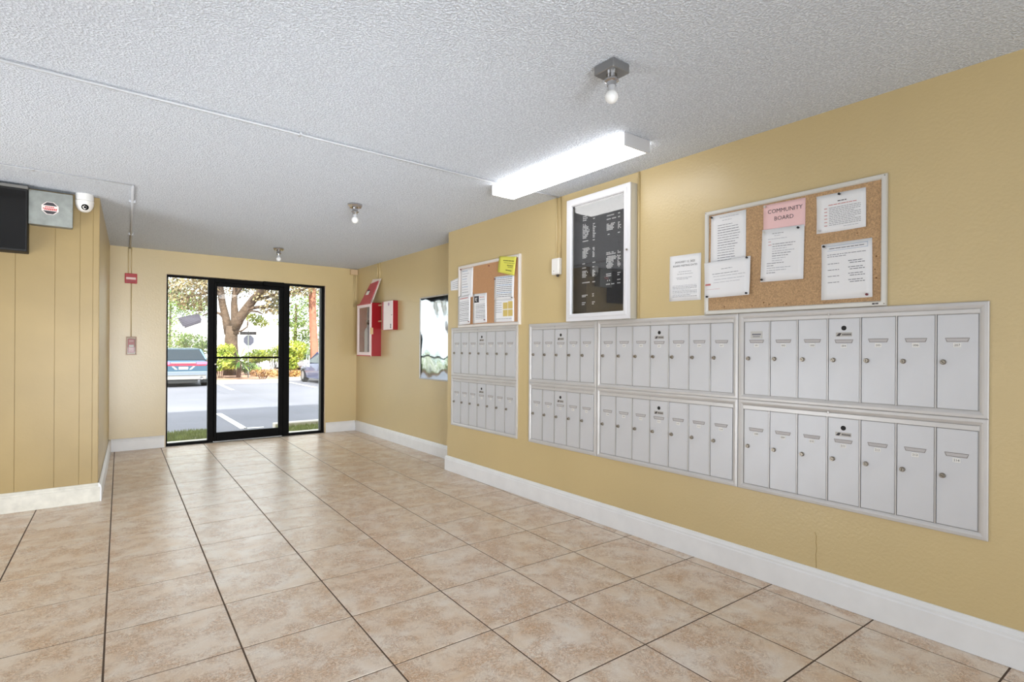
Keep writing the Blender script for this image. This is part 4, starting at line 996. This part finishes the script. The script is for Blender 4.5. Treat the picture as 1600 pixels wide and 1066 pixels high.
# white buildings across the street
wbm = mat('white_stucco', (236, 234, 230), .8)
b = thing('house', 'long white one-storey house across the street behind the oak', 'building', (18, 65, GZ))
MB().box(7, 32, 62, 68, GZ + .03, 3.9).build('wall', wbm, b)
MB().box(6.6, 32.4, 61.6, 68.4, 3.9, 4.05).build('roof_edge', mat('pale_fascia', (205, 205, 208), .7), b)
for k in range(3): MB().box(12 + k * 5.5, 13.6 + k * 5.5, 61.96, 62, 1.2, 2.5).build('window', mat('pale_window', (188, 196, 204), .2), b)
b = thing('house', 'white building with a tilted dark slatted roof panel seen above the wagon', 'building', (4.5, 54, GZ))
MB().box(1.0, 8.2, 52, 56, GZ + .03, 3.3).build('wall', wbm, b)
c0, c1, c2_, c3 = at(278, 503, 34.5), at(310, 496, 34.5), at(315, 507, 33.3), at(287, 517, 33.3)
slab_ = MB(); f4 = [c0, c1, c2_, c3]; b4 = [p - Vector((0, 0, .12)) for p in f4]
slab_.add(f4 + b4, [(0, 1, 2, 3), (7, 6, 5, 4), (0, 4, 5, 1), (1, 5, 6, 2), (2, 6, 7, 3), (3, 7, 4, 0)]); slab_.build('roof_panel', mat('dark_roof', (52, 46, 58), .7), b)
for k in range(6):
    t = (k + .5) / 6; a_, b_ = c0.lerp(c3, t), c1.lerp(c2_, t); MB().tube([a_ + Vector((0, 0, .02)), b_ + Vector((0, 0, .02))], .025, 5).build('slat', mat('roof_slat', (72, 66, 78), .7), b)
MB().tube([c3, c3 - Vector((0, 0, c3.z - GZ - .02))], .05, 6).tube([c2_, c2_ - Vector((0, 0, c2_.z - GZ - .02))], .05, 6).build('post', wbm, b)

# cars
def wheel(parent, x, y, r, wd, side):
    MB().lathe((x, y, GZ + r), [(r * .55, -wd / 2 * side), (r * .93, -wd / 2 * side), (r, -wd * .35 * side), (r, wd * .35 * side), (r * .93, wd / 2 * side), (r * .62, wd / 2 * side)], 24, 'x').build('tyre', mat('tyre', (24, 24, 26), .8), parent)
def car(name, label, x, y, L_, W_, Ht, paintm, suv):
    """nose towards +Y; rear bumper at y"""
    t = thing(name, label, 'car', (x, y + L_ / 2, GZ))
    hw = W_ / 2
    z = lambda f: GZ + Ht * f
    # stations (y fraction, belt z, lower half width factor)
    if suv:
        sts = [(0, .60, .90, .24), (.015, .66, .96, .20), (.05, .68, .99, .17), (.3, .66, 1, .15), (.62, .64, 1, .15), (.70, .62, 1, .15), (.9, .56, .97, .17), (.97, .48, .9, .2), (1, .40, .8, .25)]
        roof = [(.03, .70, .74), (.085, .96, .66), (.12, .985, .64), (.45, 1.0, .64), (.58, .94, .64), (.73, .64, .76)]
    else:
        sts = [(0, .52, .88, .28), (.02, .62, .95, .2), (.08, .66, .98, .17), (.3, .65, 1, .15), (.62, .63, 1, .15), (.72, .60, 1, .15), (.9, .52, .96, .18), (.97, .42, .88, .2), (1, .34, .78, .25)]
        roof = [(.10, .66, .74), (.26, .92, .62), (.36, .99, .60), (.5, 1.0, .60), (.58, .95, .62), (.75, .62, .76)]
    vs = []; n = 7
    for f, bz, wf_, lz in sts:
        yy = y + f * L_; w_ = hw * wf_
        ring = [(-w_ * .93, z(lz)), (-w_, z((lz + bz) / 2)), (-w_ * .97, z(bz - .03)), (-w_ * .80, z(bz + .015)), (w_ * .80, z(bz + .015)), (w_ * .97, z(bz - .03)), (w_, z((lz + bz) / 2)), (w_ * .93, z(lz))]
        vs += [(x + a, yy, b2) for a, b2 in ring]
    n = 8; k = len(sts)
    fs = [(i * n + j, i * n + (j + 1) % n, (i + 1) * n + (j + 1) % n, (i + 1) * n + j) for i in range(k - 1) for j in range(n)] + [tuple(range(n)), tuple(range((k - 1) * n, k * n))]
    mb = MB(); mb.add(vs, fs); mb.build('body', paintm, t, smooth=False)
    vs = []
    for f, rz, wt in roof:
        yy = y + f * L_; bw = hw * .90; low = .64
        vs += [(x - bw, yy, z(low)), (x - hw * wt if rz > .7 else x - bw * .95, yy, z(rz)), (x + hw * wt if rz > .7 else x + bw * .95, yy, z(rz)), (x + bw, yy, z(low))]
    k = len(roof); fs = [(i * 4 + j, i * 4 + j + 1, i * 4 + 5 + j, i * 4 + 4 + j) for i in range(k - 1) for j in range(3)] + [(0, 1, 2, 3), tuple(range(4 * k - 4, 4 * k))]
    mb = MB(); mb.add(vs, fs); mb.build('cabin', car_glass, t)
    # roof skin
    rs = [r for r in roof if r[1] > .93]; vs = []
    for f, rz, wt in rs: vs += [(x - hw * wt * 1.02, y + f * L_, z(rz) + .012), (x + hw * wt * 1.02, y + f * L_, z(rz) + .012), (x - hw * wt * 1.05, y + f * L_, z(rz) - .05), (x + hw * wt * 1.05, y + f * L_, z(rz) - .05)]
    k = len(rs); fs = []
    for i in range(k - 1):
        a = i * 4; fs += [(a, a + 1, a + 5, a + 4), (a, a + 4, a + 6, a + 2), (a + 1, a + 3, a + 7, a + 5)]
    fs += [(0, 2, 3, 1)]; mb = MB(); mb.add(vs, fs); mb.build('roof', paintm, t)
    r = .34 if suv else .32
    for sx in (-1, 1):
        for fy in (.17, .81):
            wheel(t, x + sx * (hw - .11), y + fy * L_, r, .22, sx)
            MB().lathe((x + sx * (hw - .005), y + fy * L_, GZ + r), [(r * .62, 0), (r * .60, .01 * sx), (r * .15, .012 * sx)], 14, 'x').build('wheel_rim', mat('alloy', (176, 178, 182), .3, .7), t)
        MB().box(x + sx * (hw + .0), x + sx * (hw + .16), y + .63 * L_, y + .68 * L_, z(.62), z(.72), .02).build('side_mirror', white_plastic if not suv else paintm, t)
        # pillars
        for f0, f1, z0_, z1_, wt in ((roof[0][0], roof[1][0], roof[0][1], roof[1][1], roof[1][2]), (roof[-1][0], roof[-2][0], roof[-1][1], roof[-2][1], roof[-2][2])):
            MB().tube([(x + sx * hw * .86, y + f0 * L_, z(z0_)), (x + sx * hw * wt * 1.02, y + f1 * L_, z(z1_))], .045, 6).build('pillar', paintm, t)
    return t, z, hw
blue_grey = mat('blue_grey_car_paint', (66, 98, 122), .25, .4, coat=.6)
navy = mat('dark_blue_car_paint', (42, 56, 116), .25, .4, coat=.6)
sx_, sy0 = 2.86, 25.0
t, z, hw = car('car', 'grey-blue wagon parked with its rear and red light bar towards the left window', sx_, sy0, 4.6, 1.90, 1.56, blue_grey, True)
rc = mat('tail_light_red', (200, 44, 66), .25)
ry = sy0
MB().box(sx_ - .80, sx_ + .80, ry - .012, ry + .03, z(.545), z(.600), .004).build('tail_light_bar', rc, t)
for s_ in (-1, 1): MB().box(sx_ + s_ * .46, sx_ + s_ * .86, ry - .016, ry + .05, z(.575), z(.645), .008).build('tail_light', mat('tail_light_pink', (222, 110, 150), .25), t)
MB().box(sx_ - .42, sx_ + .42, ry - .014, ry + .02, z(.61), z(.635), .002).build('chrome_script', mat('pale_chrome', (224, 214, 222), .25, .4), t)
MB().box(sx_ - .16, sx_ + .16, ry - .02, ry, z(.455), z(.515), .002).build('number_plate', mat('plate_white', (238, 232, 228), .4), t)
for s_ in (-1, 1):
    MB().add([(sx_ + s_ * .20, ry - .012, z(.45)), (sx_ + s_ * .28, ry - .012, z(.45)), (sx_ + s_ * .40, ry - .012, z(.53)), (sx_ + s_ * .33, ry - .012, z(.53))], [(0, 1, 2, 3)]).build('crease_highlight', mat('pale_blue_highlight', (190, 212, 220), .3), t)  # flat pale quads: light on the tailgate creases put into colour
MB().box(sx_ - .90, sx_ + .90, ry - .06, ry + .1, z(.20), z(.40), .03).build('bumper', mat('bumper_grey', (110, 120, 132), .4), t)
MB().box(sx_ - .80, sx_ + .80, ry - .075, ry + .02, z(.19), z(.285), .02).build('bumper_trim', mat('bumper_silver', (176, 172, 164), .35, .5), t)
MB().box(sx_ - .78, sx_ + .78, ry - .078, ry - .06, z(.29), z(.315), .004).build('bumper_chrome', chrome, t)
for s_ in (-1, 1): MB().lathe((sx_ + s_ * .62, ry - .06, z(.235)), [(.05, -.04), (.06, -.045), (.06, .0), (.035, -.01)], 14, 'y').build('exhaust', chrome, t)
MB().box(sx_ - .5, sx_ + .5, ry - .0, ry + .4, z(.10), z(.18)).build('underbody', black_soft, t)
t, z, hw = car('car', 'dark blue car parked at the right edge of the right side window', 8.72, 22.3, 4.65, 1.84, 1.44, navy, False)
silver = mat('silver_car_paint', (196, 198, 204), .3, .4)
t, z, hw = car('car', 'pale silver car parked beyond the planting bed, mostly hidden by shrubs', 11.2, 37.5, 4.4, 1.8, 1.35, silver, False)
